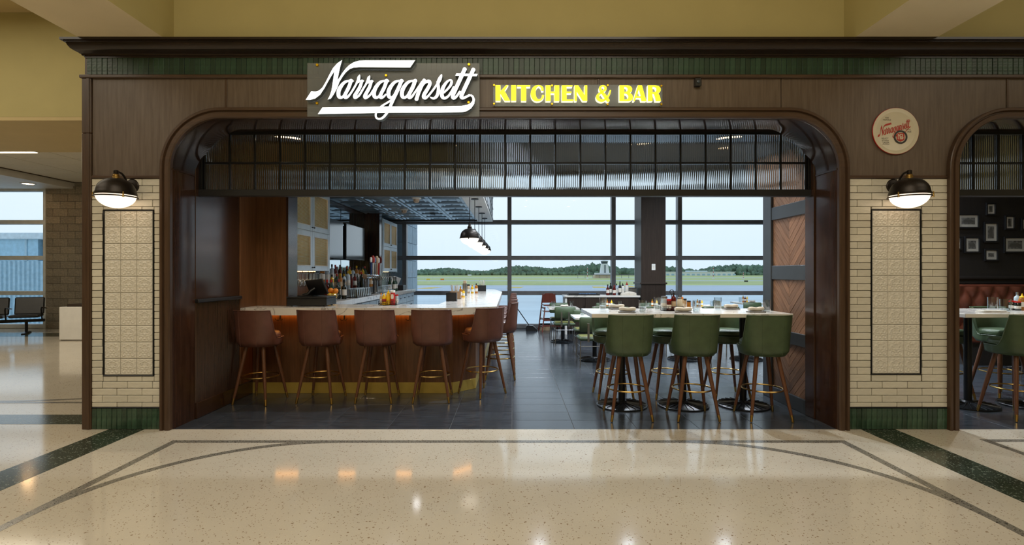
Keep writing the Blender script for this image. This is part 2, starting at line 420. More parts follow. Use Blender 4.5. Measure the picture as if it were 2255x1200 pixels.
class Kind:
    """first use hands out the prototype itself, later uses copies"""
    def __init__(s, proto): s.p = proto; s.used = False
    def put(s, loc, rz=0, label=None, group=None):
        o = copy_tree(s.p) if s.used else s.p; s.used = True
        o.location = loc; o.rotation_euler = (0, 0, rz)
        if label: o['label'] = label
        if group: o['group'] = group
        return o
F = 1127.5
def PX(px, Y): return (px - F)*Y/F
def PZ(py, Y): return 1.5 - (py - 600)*Y/F
ORD = ['first', 'second', 'third', 'fourth', 'fifth', 'sixth', 'seventh', 'eighth', 'ninth', 'tenth', 'eleventh', 'twelfth', 'thirteenth', 'fourteenth', 'fifteenth', 'sixteenth', 'seventeenth', 'eighteenth', 'nineteenth', 'twentieth']
# ================================================================== STRUCTURE
Y0 = 4.9
A1 = (-3.249, 3.11); A2 = (4.252, 10.6); ATOP = 2.969; AR = 0.479; ZS = ATOP - AR
def arch(XL, XR, grow=0.0, n=16):
    r = AR; P = []; NN = []
    P += [(XL, 0), (XL, ZS)]; NN += [(-1, 0), (-1, 0)]
    for i in range(1, n+1):
        a = PI - (PI/2)*i/n; P.append((XL+r+r*math.cos(a), ZS+r*math.sin(a))); NN.append((math.cos(a), math.sin(a)))
    for i in range(0, n+1):
        a = PI/2 - (PI/2)*i/n; P.append((XR-r+r*math.cos(a), ZS+r*math.sin(a))); NN.append((math.cos(a), math.sin(a)))
    P.append((XR, 0)); NN.append((1, 0))
    return P, NN
def arch_z(x, g):
    """lower edge of the wall over an arch grown by g, or None beside it"""
    for XL, XR in (A1, A2):
        if XL-g <= x <= XR+g:
            ro = AR+g
            if x < XL+AR: return ZS + math.sqrt(max(0, ro*ro-(x-XL-AR)**2))
            if x > XR-AR: return ZS + math.sqrt(max(0, ro*ro-(x-XR+AR)**2))
            return ATOP+g
    return None
def strip(mb, xs, zb, zt, y0, y1):
    n = len(xs); vs = []
    for x, z in zip(xs, zb): vs += [(x, y0, z), (x, y0, zt), (x, y1, zt), (x, y1, z)]
    fs = []
    for i in range(n-1):
        a = i*4; b = a+4
        for k in range(4): k2 = (k+1) % 4; fs.append((a+k, b+k, b+k2, a+k2))
    fs += [(0, 1, 2, 3), ((n-1)*4+3, (n-1)*4+2, (n-1)*4+1, (n-1)*4)]
    mb.add(vs, fs)
def arch_xs(x0, x1, g):
    xs = {x0, x1}
    for XL, XR in (A1, A2):
        for i in range(25):
            a = PI/2*i/24
            xs.add(XL+AR-(AR+g)*math.cos(a)); xs.add(XR-AR+(AR+g)*math.cos(a))
    return sorted(x for x in xs if x0 <= x <= x1)

# ---- front wall: solid core
mb = MB(); EPS = 1e-4
segs = [(-4.1, A1[0]), (A1[0], A1[1]), (A1[1], A2[0]), (A2[0], A2[1]), (A2[1], 11.2)]
for i, (a, b) in enumerate(segs):
    if i % 2 == 0: mb.box(a, b, 4.915, 5.40, 0, 3.68)
    else:
        xs = arch_xs(a, b, 0.0); strip(mb, xs, [arch_z(x, 0.0) for x in xs], 3.68, 4.915, 5.40)
wf = structure(mb.build('wall_front', 'trim_wood'))
# veneer panels over the arches
JN = [-4.018, PX(498, Y0), PX(905, Y0), PX(1318, Y0), PX(1720, Y0), PX(2218, Y0), 8.0, 11.2]
for a, b in zip(JN[:-1], JN[1:]):
    mb = MB(); cuts = [a+0.004, b-0.004]
    pcs = []
    edges = sorted([c for c in (A1[0]-.09, A1[1]+.09, A2[0]-.09, A2[1]+.09) if cuts[0] < c < cuts[1]])
    bnd = [cuts[0]] + edges + [cuts[1]]
    for p, q in zip(bnd[:-1], bnd[1:]):
        mid = (p+q)/2
        if arch_z(mid, .09) is None: mb.box(p, q, 4.9, 4.916, 2.425, 3.355)
        else:
            xs = arch_xs(p, q, .09); strip(mb, xs, [arch_z(x, .09) or ZS for x in xs], 3.355, 4.9, 4.916)
    mb.build('panel', 'panel_wood', wf)
# rails and corner posts
MB().box(-4.125, 11.2, 4.872, 4.916, 3.355, 3.387, .006).build('top_rail', 'trim_wood_h', wf)
for a, b in ((-4.018, A1[0]-.1), (A1[1]+.09, A2[0]-.09)):
    MB().box(a, b, 4.882, 4.916, 2.395, 2.427, .008).build('rail', 'trim_wood_h', wf)
mb = MB(); mb.box(-4.109, -4.018, 4.885, 4.93, 0, 2.83, .006); mb.box(-4.060, -4.030, 4.878, 4.9, 0, 2.83, .004); mb.build('corner_post', 'trim_wood', wf)
mb = MB(); mb.box(-4.109, -4.018, 4.885, 4.93, 2.832, 3.355, .006); mb.box(-4.060, -4.030, 4.878, 4.9, 2.832, 3.355, .004); mb.build('corner_post', 'trim_wood', wf)
for x in (PX(498, Y0), PX(1318, Y0), PX(2218, Y0)):
    z0 = (arch_z(x, .09) or 2.43)
    MB().box(x-.011, x+.011, 4.893, 4.905, z0, 3.355, .003).build('batten', 'trim_wood', wf)
# ---- cornice
prof = [(0, 3.55), (.014, 3.55), (.014, 3.563), (.028, 3.566), (.032, 3.578), (.040, 3.580), (.052, 3.590), (.070, 3.597), (.090, 3.612), (.104, 3.635), (.110, 3.655), (.124, 3.657), (.124, 3.666), (.143, 3.668), (.143, 3.69), (0, 3.69)]
mb = MB(); k = len(prof); vs = []
for (p, z) in prof: vs.append((-4.066-p, 5.42, z))
for (p, z) in prof: vs.append((-4.066-p, 4.9-p, z))
for (p, z) in prof: vs.append((11.2, 4.9-p, z))
fs = []
for i in range(2):
    for j in range(k): j2 = (j+1) % k; fs.append((i*k+j, i*k+j2, (i+1)*k+j2, (i+1)*k+j))
fs += [tuple(range(k)), tuple(range(3*k-1, 2*k-1, -1))]
mb.add(vs, fs); structure(mb.build('trim_1', 'cornice_wood', smooth=True, ang=50))
# ---- green tile frieze
fr = structure(MB().box(-4.066, 11.2, 4.904, 4.93, 3.385, 3.56).build('wall_frieze', 'grout'))
ft = MB().box(-.0232, .0232, -.006, .006, -.0865, .0865, .002).mesh('tile', 'frieze_tile')
x = -4.041; i = 0
while x < 6.9:
    o = link('tile', ft, fr, (x, 4.900+random.uniform(-.0015, .0015), 3.4735), (random.uniform(-.008, .008), 0, random.uniform(-.02, .02))); x += .0492
# ---- casings and reveals round both arches
cprof = [(0, .02), (0, -.035), (.010, -.046), (.046, -.046), (.052, -.030), (.064, -.030), (.070, -.050), (.090, -.050), (.096, -.044), (.096, .02)]
for ai, (XL, XR) in enumerate((A1, A2)):
    tr = sroot('trim_%d' % (ai+2))
    P, NN = arch(XL, XR)
    def sw(i0, i1, pr, y, name, m, sm=True):
        mb = MB(); mb.sweep([(p[0], y, p[1]) for p in P[i0:i1]], NN[i0:i1], pr); mb.build(name, m, tr, smooth=sm, ang=40)
    n = len(P)
    sw(0, 2, cprof, Y0, 'casing', 'trim_wood'); sw(1, n-1, cprof, Y0, 'casing', 'trim_wood_h'); sw(n-2, n, cprof, Y0, 'casing', 'trim_wood')
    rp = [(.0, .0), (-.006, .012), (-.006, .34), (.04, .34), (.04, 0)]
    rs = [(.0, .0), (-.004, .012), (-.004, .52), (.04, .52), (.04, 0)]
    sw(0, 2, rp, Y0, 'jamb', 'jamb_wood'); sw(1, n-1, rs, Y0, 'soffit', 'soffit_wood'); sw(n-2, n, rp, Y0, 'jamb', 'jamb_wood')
    for xx, s in ((XL, 1), (XR, -1)):
        MB().box(xx-.04*s, xx+.012*s, Y0-.012, Y0+.34, ZS-.012, ZS+.010, .004).build('spring_block', 'jamb_wood', tr)
# ---- transoms: black grid with reeded glass
TY = 5.33
def reeded(wd, ht):
    nf = 11; pts = []
    for i in range(nf*6+1):
        u = i/(nf*6); pts.append((-wd/2+wd*u, -.003-.005*abs(math.sin(PI*nf*u))))
    pts += [(wd/2, .004), (-wd/2, .004)]
    return MB().prism(pts, -ht/2, ht/2, axis='z').mesh('pane', 'reeded_glass', smooth=True, ang=60)
pitch = .2602
pl = reeded(pitch-.018, .262); pu = reeded(pitch-.018, .280)
def transom(name, XL, XR, g0, ncol, xstop):
    t = sroot(name)
    MB().box(XL, xstop, TY-.045, TY+.045, 2.290, 2.358, .004).build('bottom_rail', 'black_plastic', t)
    MB().box(XL, xstop, TY-.018, TY+.018, 2.628, 2.646, .003).build('mid_rail', 'black_metal', t)
    MB().box(XL, xstop, TY-.022, TY+.022, 2.932, 2.97, .003).build('top_rail', 'black_metal', t)
    MB().box(XL, g0-.009, TY-.04, TY+.04, 2.355, 2.93, .003).build('stile', 'black_metal', t)
    mm = MB().box(-.009, .009, -.018, .018, 2.356, 2.935, .003).mesh('muntin', 'black_metal')
    for k in range(ncol+1):
        link('muntin', mm, t, (g0+k*pitch, TY, 0))
    for k in range(ncol):
        link('pane', pl, t, (g0+(k+.5)*pitch, TY, 2.493)); link('pane', pu, t, (g0+(k+.5)*pitch, TY, 2.789))
    if xstop < 5: MB().box(g0+ncol*pitch+.009, xstop, TY-.04, TY+.04, 2.355, 2.93, .003).build('stile', 'black_metal', t)
transom('window_1', A1[0], A1[1], -3.193, 24, A1[1])
transom('window_2', A2[0], A2[1], 4.27, 11, 7.16)

# ---- tiled pilasters
def relief_mesh(wd, ht, n=30):
    cur = []
    def sp_(cx, cy, r0, r1, a0, a1, k=26): return [(cx+(r0+(r1-r0)*i/k)*math.cos(a0+(a1-a0)*i/k), cy+(r0+(r1-r0)*i/k)*math.sin(a0+(a1-a0)*i/k)) for i in range(k+1)]
    cur += [sp_(.42, .30, .34, .06, -2.0, 4.2), sp_(.52, -.52, .36, .06, 2.6, -3.8), sp_(.30, .80, .22, .04, -2.6, 3.0), sp_(.78, .02, .22, .05, 2.4, 7.0), [(0, -.08), (.14, -.02), (.22, .06)], [(0, -.25), (.05, -.6), (.20, -.9)], [(.92, .6), (.80, .92)], [(.86, -.84), (.68, -.92)]]
    pts = np.array([p for c in cur for p in c] + [(0, y) for y in np.linspace(-.14, -.04, 5)])
    vs = []; fs = []
    for j in range(n+1):
        for i in range(n+1):
            u = -1+2*i/n; v = -1+2*j/n
            d = np.sqrt(((pts-np.array([abs(u), v]))**2).sum(1)).min()
            edge = min(1, (1-abs(u))*9, (1-abs(v))*9)
            h = .008*math.exp(-(d/.075)**2)*edge
            rim = .004*min(1, (1-max(abs(u), abs(v)))*14)
            vs.append((u*wd/2, -(h+rim), v*ht/2))
    for j in range(n):
        for i in range(n):
            a = j*(n+1)+i; fs.append((a, a+1, a+n+2, a+n+1))
    mb = MB(); mb.add(vs, fs); mb.box(-wd/2, wd/2, -.0005, .008, -ht/2, ht/2)
    return mb.mesh('relief_tile', 'relief_glaze', smooth=True, ang=60)
RM = relief_mesh(.1505, .1535)
def pilaster(name, X0, X1, hole, L):
    root = structure(MB().box(X0, X1, 4.906, 4.93, 0, 2.40).build(name, 'tile_grout'))
    hx0, hx1, hz0, hz1 = hole
    rh = .0668; z = 2.396; row = 0; cache = {}
    def put(a, b, z0, z1):
        if b-a < .012 or z1-z0 < .01: return
        w_, h_ = round(b-a-.0045, 3), round(z1-z0-.0045, 3)
        key = (w_, h_)
        if key not in cache: cache[key] = MB().box(-w_/2, w_/2, -.006, .006, -h_/2, h_/2, .003).mesh('tile', 'cream_tile')
        link('tile', cache[key], root, ((a+b)/2, 4.900+random.uniform(-.001, .001), (z0+z1)/2), (random.uniform(-.012, .012), 0, random.uniform(-.012, .012)))
    while z > .215:
        zt, zb = z, max(z-rh, .212)
        x = X0 - (L-.101 if row % 2 else 0)
        while x < X1:
            a, b = max(x, X0), min(x+L, X1)
            if b > a:
                if zb < hz1 and zt > hz0:
                    if a < hx0: put(a, min(b, hx0), zb, zt)
                    if b > hx1: put(max(a, hx1), b, zb, zt)
                    lo, hi = max(a, hx0), min(b, hx1)
                    if hi > lo:
                        if zt > hz1: put(lo, hi, hz1, zt)
                        if zb < hz0: put(lo, hi, zb, hz0)
                else: put(a, b, zb, zt)
            x += L
        z -= rh; row += 1
    # black pencil frame and the relief tiles inside it
    f = .011
    for (a, b, c, d) in ((hx0, hx1, hz1-f, hz1), (hx0, hx1, hz0, hz0+f), (hx0, hx0+f, hz0+f, hz1-f), (hx1-f, hx1, hz0+f, hz1-f)):
        MB().box(a, b, 4.886, 4.908, c, d, .004).build('border_strip', 'black_iron', root)
    pw = (hx1-hx0-2*f)/3; ph = (hz1-hz0-2*f)/10
    for i in range(3):
        for j in range(10): link('relief_tile', RM, root, (hx0+f+pw*(i+.5), 4.898, hz0+f+ph*(j+.5)))
    MB().box(X0, X1, 4.888, 4.908, .203, .212, .002).build('border_strip', 'black_iron', root)
    gm = MB().box(-.0225, .0225, -.007, .007, -.0985, .0985, .003).mesh('base_tile', 'green_tile')
    n = max(1, round((X1-X0)/.049)); p = (X1-X0)/n
    for i in range(n): link('base_tile', gm, root, (X0+p*(i+.5), 4.899+random.uniform(-.0015, .0015), .102), (random.uniform(-.015, .015), 0, random.uniform(-.03, .03)))
pilaster('wall_pilaster_left', -4.018, A1[0]-.096, (PX(228, Y0), PX(340, Y0), PZ(828, Y0), PZ(462, Y0)), .2395)
pilaster('wall_pilaster_right', A1[1]+.09, A2[0]-.09, (PX(1917, Y0), PX(2028, Y0), PZ(825, Y0), PZ(461, Y0)), (A2[0]-A1[1]-.18)/4)

# ---- concourse floor with inlays
mb = MB(); mb.box(-17, 12, -7, 4.9, -.1, 0); fl = structure(mb.build('floor_concourse', 'terrazzo'))
fg = structure(MB().box(-17, -4.1, 4.9, 14.0, -.1, 0).build('floor_gate', 'terrazzo'))
def inlay(poly, m, par=fl, z=.0012):
    MB().prism(poly, -.001, z, axis='z').build('inlay_strip', m, par)
def rect(x0, x1, y0, y1): return [(x0, y0), (x1, y0), (x1, y1), (x0, y1)]
def square_set(xl, xr, yt):
    wd = .066
    inlay(rect(xl, xr, yt-wd, yt), 'terrazzo_grey')
    for x0 in (xl, xr-wd):
        inlay(rect(x0, x0+wd, -4.0, yt-wd), 'terrazzo_grey')
    r = 1.50
    for s, cx in ((-1, xl+r), (1, xr-r)):
        o = []; i_ = []
        for k in range(33):
            a = PI/2*k/32
            o.append((cx+s*r*math.sin(a), yt-.004-r+r*math.cos(a)))
            i_.append((cx+s*(r-wd)*math.sin(a), yt-.004-r+(r-wd)*math.cos(a)))
        mb = MB(); n = len(o)
        vs = [(x, y, -.001) for x, y in o+i_]+[(x, y, .0016) for x, y in o+i_]
        fs = []
        for k in range(n-1):
            fs += [(2*n+k, 2*n+k+1, 3*n+k+1, 3*n+k), (k, n+k, n+k+1, k+1), (k, k+1, 2*n+k+1, 2*n+k), (n+k, 3*n+k, 3*n+k+1, n+k+1)]
        mb.add(vs, fs); mb.build('inlay_arc', 'terrazzo_grey', fl)
square_set(-3.03, 2.97, 4.575)
square_set(4.20, 10.2, 4.60)
inlay(rect(-3.855, -3.515, -7, 4.9), 'terrazzo_green'); inlay(rect(3.335, 3.665, -7, 4.9), 'terrazzo_green')
inlay(rect(-17, -4.1, 5.06, 5.40), 'terrazzo_green', fg)
inlay(rect(-17, -4.1, 5.87, 5.94), 'terrazzo_grey', fg)
mb = MB(); mb.sweep([(-4.0-1.7*k/8-.5, 5.95+.9*(1-(k/8-1)**2)*-.0+.32*(1-k/8)**2, 0) for k in range(-6, 9)], [(0, 1)]*15, [(-.001, -.033), (.0013, -.033), (.0013, .033), (-.001, .033)]); mb.build('inlay_arc', 'terrazzo_grey', fg)
inlay(rect(-17, -4.1, 12.0, 12.7), 'terrazzo_green', fg)

# ---- restaurant floor: dark stack-bond tiles
ff = structure(MB().box(-4.1, 11.2, 4.9, 14.0, -.1, -.0035).build('floor_restaurant', 'grout'))
tm = MB().box(-.2983, .2983, -.1492, .1492, -.008, 0, .0015).mesh('tile', 'dark_tile')
far = MB()
for r_ in range(30):
    y = 4.9+.302*(r_+.5)
    for c in range(-6, 18):
        x = .6*(c+.5)
        if y > 13.95 or x > 10.8: continue
        if r_ < 13 and -3.5 < x < (.35 if r_ > 13 else .60*y+1.2) : link('tile', tm, ff, (x, y, 0))
        else: far.box(x-.2983, x+.2983, y-.1492, y+.1492, -.008, 0, .0015)
o = far.build('tile', 'dark_tile', ff); o['kind'] = 'stuff'

# ---- concourse shell
Wy = structure(MB().box(-4.1, 11.2, 4.93, 5.4, 3.69, 5.6).build('wall_bulkhead', 'yellow_wall'))
for nm, x0, x1 in (('ceiling_beam_left', -4.04, -3.255), ('ceiling_beam_right', 3.196, 3.96)):
    mb = MB(); mb.box(x0, x1, -7, 4.93, 3.692, 5.6); o = structure(mb.build(nm, ['yellow_wall', 'beige_beam']))
    for p in o.data.polygons:
        if abs(p.normal.z) > .5: p.material_index = 1
structure(MB().box(-17, 11.2, -7, 8.3, 5.6, 5.7).build('ceiling_concourse', 'tan_soffit'))
structure(MB().box(-17, 11.2, -7.1, -7, 0, 5.6).build('wall_back', 'yellow_wall'))
structure(MB().box(-17.1, -17, -7, 14, 0, 5.6).build('wall_concourse_left', 'yellow_wall'))
structure(MB().box(11.2, 11.3, -7, 14, 0, 5.6).build('wall_concourse_right', 'yellow_wall'))
# gate lounge beyond the corner
structure(MB().box(-17, -4.1, 8.07, 8.3, 3.952, 5.6).build('wall_gate_bulkhead', 'yellow_wall'))
structure(MB().box(-17, -4.1, 8.07, 10.2, 3.895, 3.95).build('ceiling_gate_soffit', 'tan_soffit'))
cg = structure(MB().box(-11.7, -4.1, 10.2, 13.72, 3.93, 3.98).build('ceiling_gate', 'grout'))
ct = MB().box(-.590, .590, -.292, .292, -.012, .012, .004).mesh('tile', 'white_ceiling')
for i in range(6):
    for j in range(6): link('tile', ct, cg, (-11.08+1.2*i, 10.5+.6*j, 3.92))
structure(MB().box(-17, -11.72, 10.2, 13.9, 3.74, 3.95).build('ceiling_window_soffit', 'white_paint'))
structure(MB().box(-11.725, -11.69, 10.2, 13.70, 3.895, 3.935).build('trim_4', 'trim_wood_h'))
structure(MB().box(-11.7, -4.1, 13.66, 13.70, 3.895, 3.935).build('trim_5', 'trim_wood_h'))
lt = thing('strip_light', 'bright linear strip light along the tan soffit edge above the gate lounge', 'light', (-12, 10.16, 3.885))
MB().box(-4.9, 2.55, -.04, .04, -.006, .012).build('diffuser', 'downlight', lt)
MB().box(-4.93, 2.58, -.055, .055, .0, .02, .003).build('frame', 'white_paint', lt)
# block wall beside the gate window
bw = structure(MB().box(-12.46, -4.1, 13.72, 13.95, 0, 3.93).build('wall_gate_block', 'cmu_mortar'))
bm_ = MB().box(-.197, .197, -.03, .03, -.097, .097, .004).mesh('block', 'cmu'); bh_ = MB().box(-.097, .097, -.03, .03, -.097, .097, .004).mesh('block', 'cmu')
for r_ in range(19):
    z = .1+.2*r_
    if r_ % 2: link('block', bh_, bw, (-12.36, 13.70, z))
    for c in range(3): link('block', bm_, bw, (-12.26+(.2 if r_ % 2 else 0)+.4*c, 13.70, z))
# ---- window walls
def window_wall(name, X0, X1, vx, Y=13.8, ztop=3.75, m='mullion_grey'):
    t = sroot(name)
    hz = [.06, .95, 1.89, 2.85, 3.73] + ([ztop-.02] if ztop > 4 else [])
    for z in hz: MB().box(X0, X1, Y-.09, Y+.09, z-.055, z+.055, .006).build('mullion', m, t)
    xs = [X0]+vx+[X1]
    for x in vx: MB().box(x-.055, x+.055, Y-.10, Y+.10, 0, ztop, .006).build('mullion', m, t)
    for a, b in zip(xs[:-1], xs[1:]):
        for c, d in zip(hz[:-1], hz[1:]): MB().box(a, b, Y-.006, Y+.006, c+.05, d-.05).build('pane', 'window_glass', t)
window_wall('window_3', -3.4, 7.4, [PX(892, 13.8), PX(1122, 13.8), PX(1350, 13.8), PX(1495, 13.8), 7.3], ztop=4.2)
window_wall('window_4', -17, -12.46, [-15.3, -12.50], m='mullion_pale')
# ---- restaurant shell
structure(MB().box(-4.1, 11.2, 5.4, 14.0, 4.2, 4.3).build('ceiling_restaurant', 'dark_ceiling'))
structure(MB().box(-4.1, -3.263, 6.46, 13.72, 0, 4.2).build('wall_left', 'jamb_wood'))
wl = structure(MB().box(-4.1, -3.262, 5.4, 6.455, 0, 4.2).build('wall_entry_left', 'jamb_wood'))
structure(MB().box(7.3, 7.45, 9.0, 13.9, 0, 4.2).build('wall_right_return', 'dark_wall'))
wr = structure(MB().box(7.3, 11.2, 9.0, 9.15, 0, 4.2).build('wall_booth', 'dark_wall'))
MB().box(7.3, 11.2, 8.965, 9.01, 1.385, 1.44, .008).build('chair_rail', 'dark_wall', wr)
MB().box(7.3, 11.2, 8.98, 9.01, 1.30, 1.34, .006).build('chair_rail', 'dark_wall', wr)
# left entry wall: smooth panel, chair rail, fluted wainscot, base
MB().box(-3.29, -3.238, 5.24, 6.08, 1.225, 3.75, .003).build('panel', 'jamb_wood', wl)
MB().box(-3.29, -3.205, 5.24, 6.09, 1.185, 1.225, .008).build('chair_rail', 'black_plastic', wl)
mb = MB(); pts = [(-3.29, 5.24)]
nfl = 42
for i in range(nfl*4+1):
    u = i/(nfl*4); pts.append((-3.243+.009*abs(math.sin(PI*nfl*u)), 5.24+.84*u))
pts.append((-3.29, 6.08))
mb.prism(pts, .165, 1.185, axis='z'); mb.build('fluted_wainscot', 'jamb_wood', wl, smooth=True, ang=50)
MB().box(-3.29, -3.222, 5.24, 6.45, 0, .165, .005).build('baseboard', 'jamb_wood', wl)
MB().box(-3.29, -3.225, 6.08, 6.46, .165, 3.3, .006).build('end_panel', 'bar_wood', wl)
# partition on the other side of the opening, with chevron panels
wp = structure(MB().box(3.125, 3.24, 5.24, 6.29, 0, 4.2).build('wall_partition', 'grey_paint'))
def clip(poly, f):
    out = []
    for i in range(len(poly)):
        a, b = poly[i-1], poly[i]; fa, fb = f(a), f(b)
        if (fa >= 0) != (fb >= 0):
            t = fa/(fa-fb); out.append((a[0]+(b[0]-a[0])*t, a[1]+(b[1]-a[1])*t))
        if fb >= 0: out.append(b)
    return out
PY0, PY1 = 5.40, 6.10
for (z0, z1) in ((.15, .705), (.84, 1.418), (1.58, 2.12), (2.27, 2.85)):
    mid = (PY0+PY1)/2
    for s in (0, 1):
        ya, yb = (PY0, mid) if s == 0 else (mid, PY1)
        pw = .072; k = -10
        for k in range(-12, 24):
            # strips at 45 degrees, apex up at the middle
            t0 = k*pw*1.35
            if s == 1: poly = [(ya-.5, z0+t0-.5), (yb+.5, z0+t0+(yb-ya)+.5), (yb+.5, z0+t0+(yb-ya)+.5+pw*1.35-.006), (ya-.5, z0+t0-.5+pw*1.35-.006)]
            else: poly = [(ya-.5, z0+t0+(yb-ya)+.5), (yb+.5, z0+t0-.5), (yb+.5, z0+t0-.5+pw*1.35-.006), (ya-.5, z0+t0+(yb-ya)+.5+pw*1.35-.006)]
            for f in (lambda p: p[0]-ya-.001, lambda p: yb-.001-p[0], lambda p: p[1]-z0, lambda p: z1-p[1]):
                poly = clip(poly, f) if poly else poly
            if len(poly) >= 3:
                d = random.uniform(0, .002)
                mb = MB(); cy_ = sum(p[0] for p in poly)/len(poly); cz_ = sum(p[1] for p in poly)/len(poly)
                a = PI/4 if s == 0 else -PI/4
                # local frame with the grain along z
                loc = [((p[0]-cy_)*math.sin(a+0)+0, p[0]-cy_, p[1]-cz_) for p in poly]
                rot = R(-45) if s == 1 else R(45)
                c_, s_ = math.cos(rot), math.sin(rot)
                q = [(c_*(p[0]-cy_)-s_*(p[1]-cz_), s_*(p[0]-cy_)+c_*(p[1]-cz_)) for p in poly]
                # rotate so the strip's length lies on local z
                q2 = [(-b, a_) for a_, b in q]
                mb.prism(q2, 0, .016, axis='x')
                o = mb.build('plank', 'plank_wood', wp); o.location = (3.113-d, cy_, cz_)
                o.rotation_euler = (-(rot)-PI/2, 0, 0)
for (z0, z1) in ((0, .15), (.705, .84), (1.418, 1.58), (2.12, 2.27), (2.85, 3.3)):
    MB().box(3.092, 3.13, PY0-.02, PY1+.02, z0, z1, .004).build('rail', 'grey_paint', wp)
MB().box(3.090, 3.13, 5.24, PY0, 0, 3.3, .004).build('stile', 'jamb_wood', wp)
MB().box(3.085, 3.24, PY1, 6.30, 0, 3.3, .006).build('stile', 'grey_paint', wp)
# ---- column by the windows
cl = structure(MB().box(PX(1412, 12.3), PX(1466, 12.3), 12.3, 12.95, 0, 4.2, .006).build('column_dining', 'column_wood'))
MB().box(PX(1412, 12.3)-.03, PX(1466, 12.3)+.03, 12.27, 12.98, 1.215, 1.26, .006).build('chair_rail', 'column_wood', cl)
mb = MB()
for i in range(34): mb.box(PX(1412, 12.3)+.006+i*.0173, PX(1412, 12.3)+.018+i*.0173, 12.291, 12.302, .1, 1.215)
mb.build('fluted_wainscot', 'column_wood', cl)['kind'] = 'stuff'
MB().box(PX(1400, 13.6), PX(1412, 13.6)+.1, 13.2, 13.75, 0, 4.2, .006).build('window_lit_side', 'white_paint', cl)  # window light on the column's side, put in as a pale slab
sw_ = thing('light_switch', 'small cream light switch on the dark wooden column', 'switch', (PX(1439, 12.3), 12.3, PZ(588, 12.3)))
MB().box(-.045, .045, -.012, .0, -.075, .075, .004).build('plate', 'white_plastic', sw_); MB().box(-.012, .012, -.02, -.01, -.03, .03, .002).build('toggle', 'paper_label', sw_)

# ================================================================== OUTDOORS
GZ = -4.0
bands = [(14.6, 144, 'apron'), (144, 153, 'grass'), (153, 221, 'taxiway'), (221, 330, 'grass'), (330, 352, 'taxiway'), (352, 520, 'grass'), (520, 560, 'taxiway'), (560, 1700, 'grass')]
for i, (a, b, m) in enumerate(bands):
    o = MB().box(-1400, 1400, a, b, GZ-.5, GZ).build('ground_%s' % {'apron': 'apron', 'grass': 'grass', 'taxiway': 'taxiway'}[m], m); structure(o)
tl = MB(); rng = random.Random(3)
def blob(mb, x, y, z, rx, rz, rng, n=7, m=5):
    vs = []; fs = []
    for i in range(m+1):
        t = PI*i/m
        for k in range(n):
            a = 2*PI*k/n+t; q = rng.uniform(.85, 1.15); vs.append((x+rx*q*math.sin(t)*math.cos(a), y+rx*q*math.sin(t)*math.sin(a), z+rz*q*math.cos(t)))
    for i in range(m):
        for k in range(n): fs.append((i*n+k, i*n+(k+1) % n, (i+1)*n+(k+1) % n, (i+1)*n+k))
    mb.add(vs, fs)
for i in range(1500):
    x = rng.uniform(-330, 1010); base = 13.5+3*math.sin(x/70)+3*math.sin(x/23+1)+(3 if x > 150 else 0)
    h = base*rng.uniform(.72, 1.08); y = rng.uniform(985, 1080)
    blob(tl, x, y, GZ+h*.5, rng.uniform(5, 9), h*.56, rng)
for i in range(500):
    x = rng.uniform(-330, 1010); y = rng.uniform(965, 990); blob(tl, x, y, GZ+2.5, rng.uniform(3, 6), rng.uniform(3, 6), rng)
for i in range(60):
    x = rng.uniform(-1500, -1050); y = rng.uniform(985, 1080); blob(tl, x, y, GZ+8, 9, 9, rng)
o = tl.build('treeline', 'tree_green', smooth=True, ang=80); o['kind'] = 'stuff'; o['label'] = 'dense line of green trees beyond the airfield grass'; o['category'] = 'trees'
# control tower
ty = 500; t = thing('control_tower', 'white airport control tower with dark glazed cab beyond the grass', 'tower', (PX(1331, ty), ty, GZ))
MB().prism([(-4.5, 3.5), (4.5, 3.5), (2.9, 14), (-2.9, 14)], -3, 3).build('shaft', 'tower_white', t)
mb = MB(); mb.box(-.8, -.2, -3.1, -2.9, 5, 13); mb.box(.2, .8, -3.1, -2.9, 5, 13); mb.build('window_strip', 'far_glass', t)['kind'] = 'stuff'
mb = MB(); mb.lathe([(2.6, 14), (3.0, 14.2), (3.6, 16.4)], 8); mb.build('cab_glass', 'far_glass', t)
mb = MB(); mb.lathe([(3.9, 16.4), (3.9, 16.9), (1.2, 17.4), (.3, 17.4), (.2, 19)], 8); mb.build('cab_roof', 'tower_white', t)
MB().box(-9, 7.5, -6, 6, 3.0, 5.0).build('upper_block', 'tower_white', t)
MB().box(-10, 9, -7, 7, 0, 3.0).build('base_block', 'tower_tan', t)
mb = MB(); mb.box(-28, 36, -8.5, -7.2, 3.1, 3.6)
for x in range(-27, 36, 7): mb.box(x-.15, x+.15, -8.2, -7.9, 0, 3.2)
mb.build('canopy', 'mullion_grey', t)['kind'] = 'stuff'
t = thing('hangar', 'long low white terminal building in front of the far trees', 'building', (PX(1540, 900), 900, GZ))
MB().box(-62, 62, 0, 25, 0, 6.0).build('wall', 'shed_white', t); MB().box(-64, 64, -1, 26, 6.0, 6.9).build('roof', 'tower_white', t); MB().box(-18, 14, -.5, 20, 6.9, 8.8).build('roof_block', 'jetway_roof', t)
mb = MB()
for x in range(-58, 60, 9): mb.box(x, x+5, -.3, 0, .5, 3.4)
mb.build('dock_door', 'jetway', t)['kind'] = 'stuff'
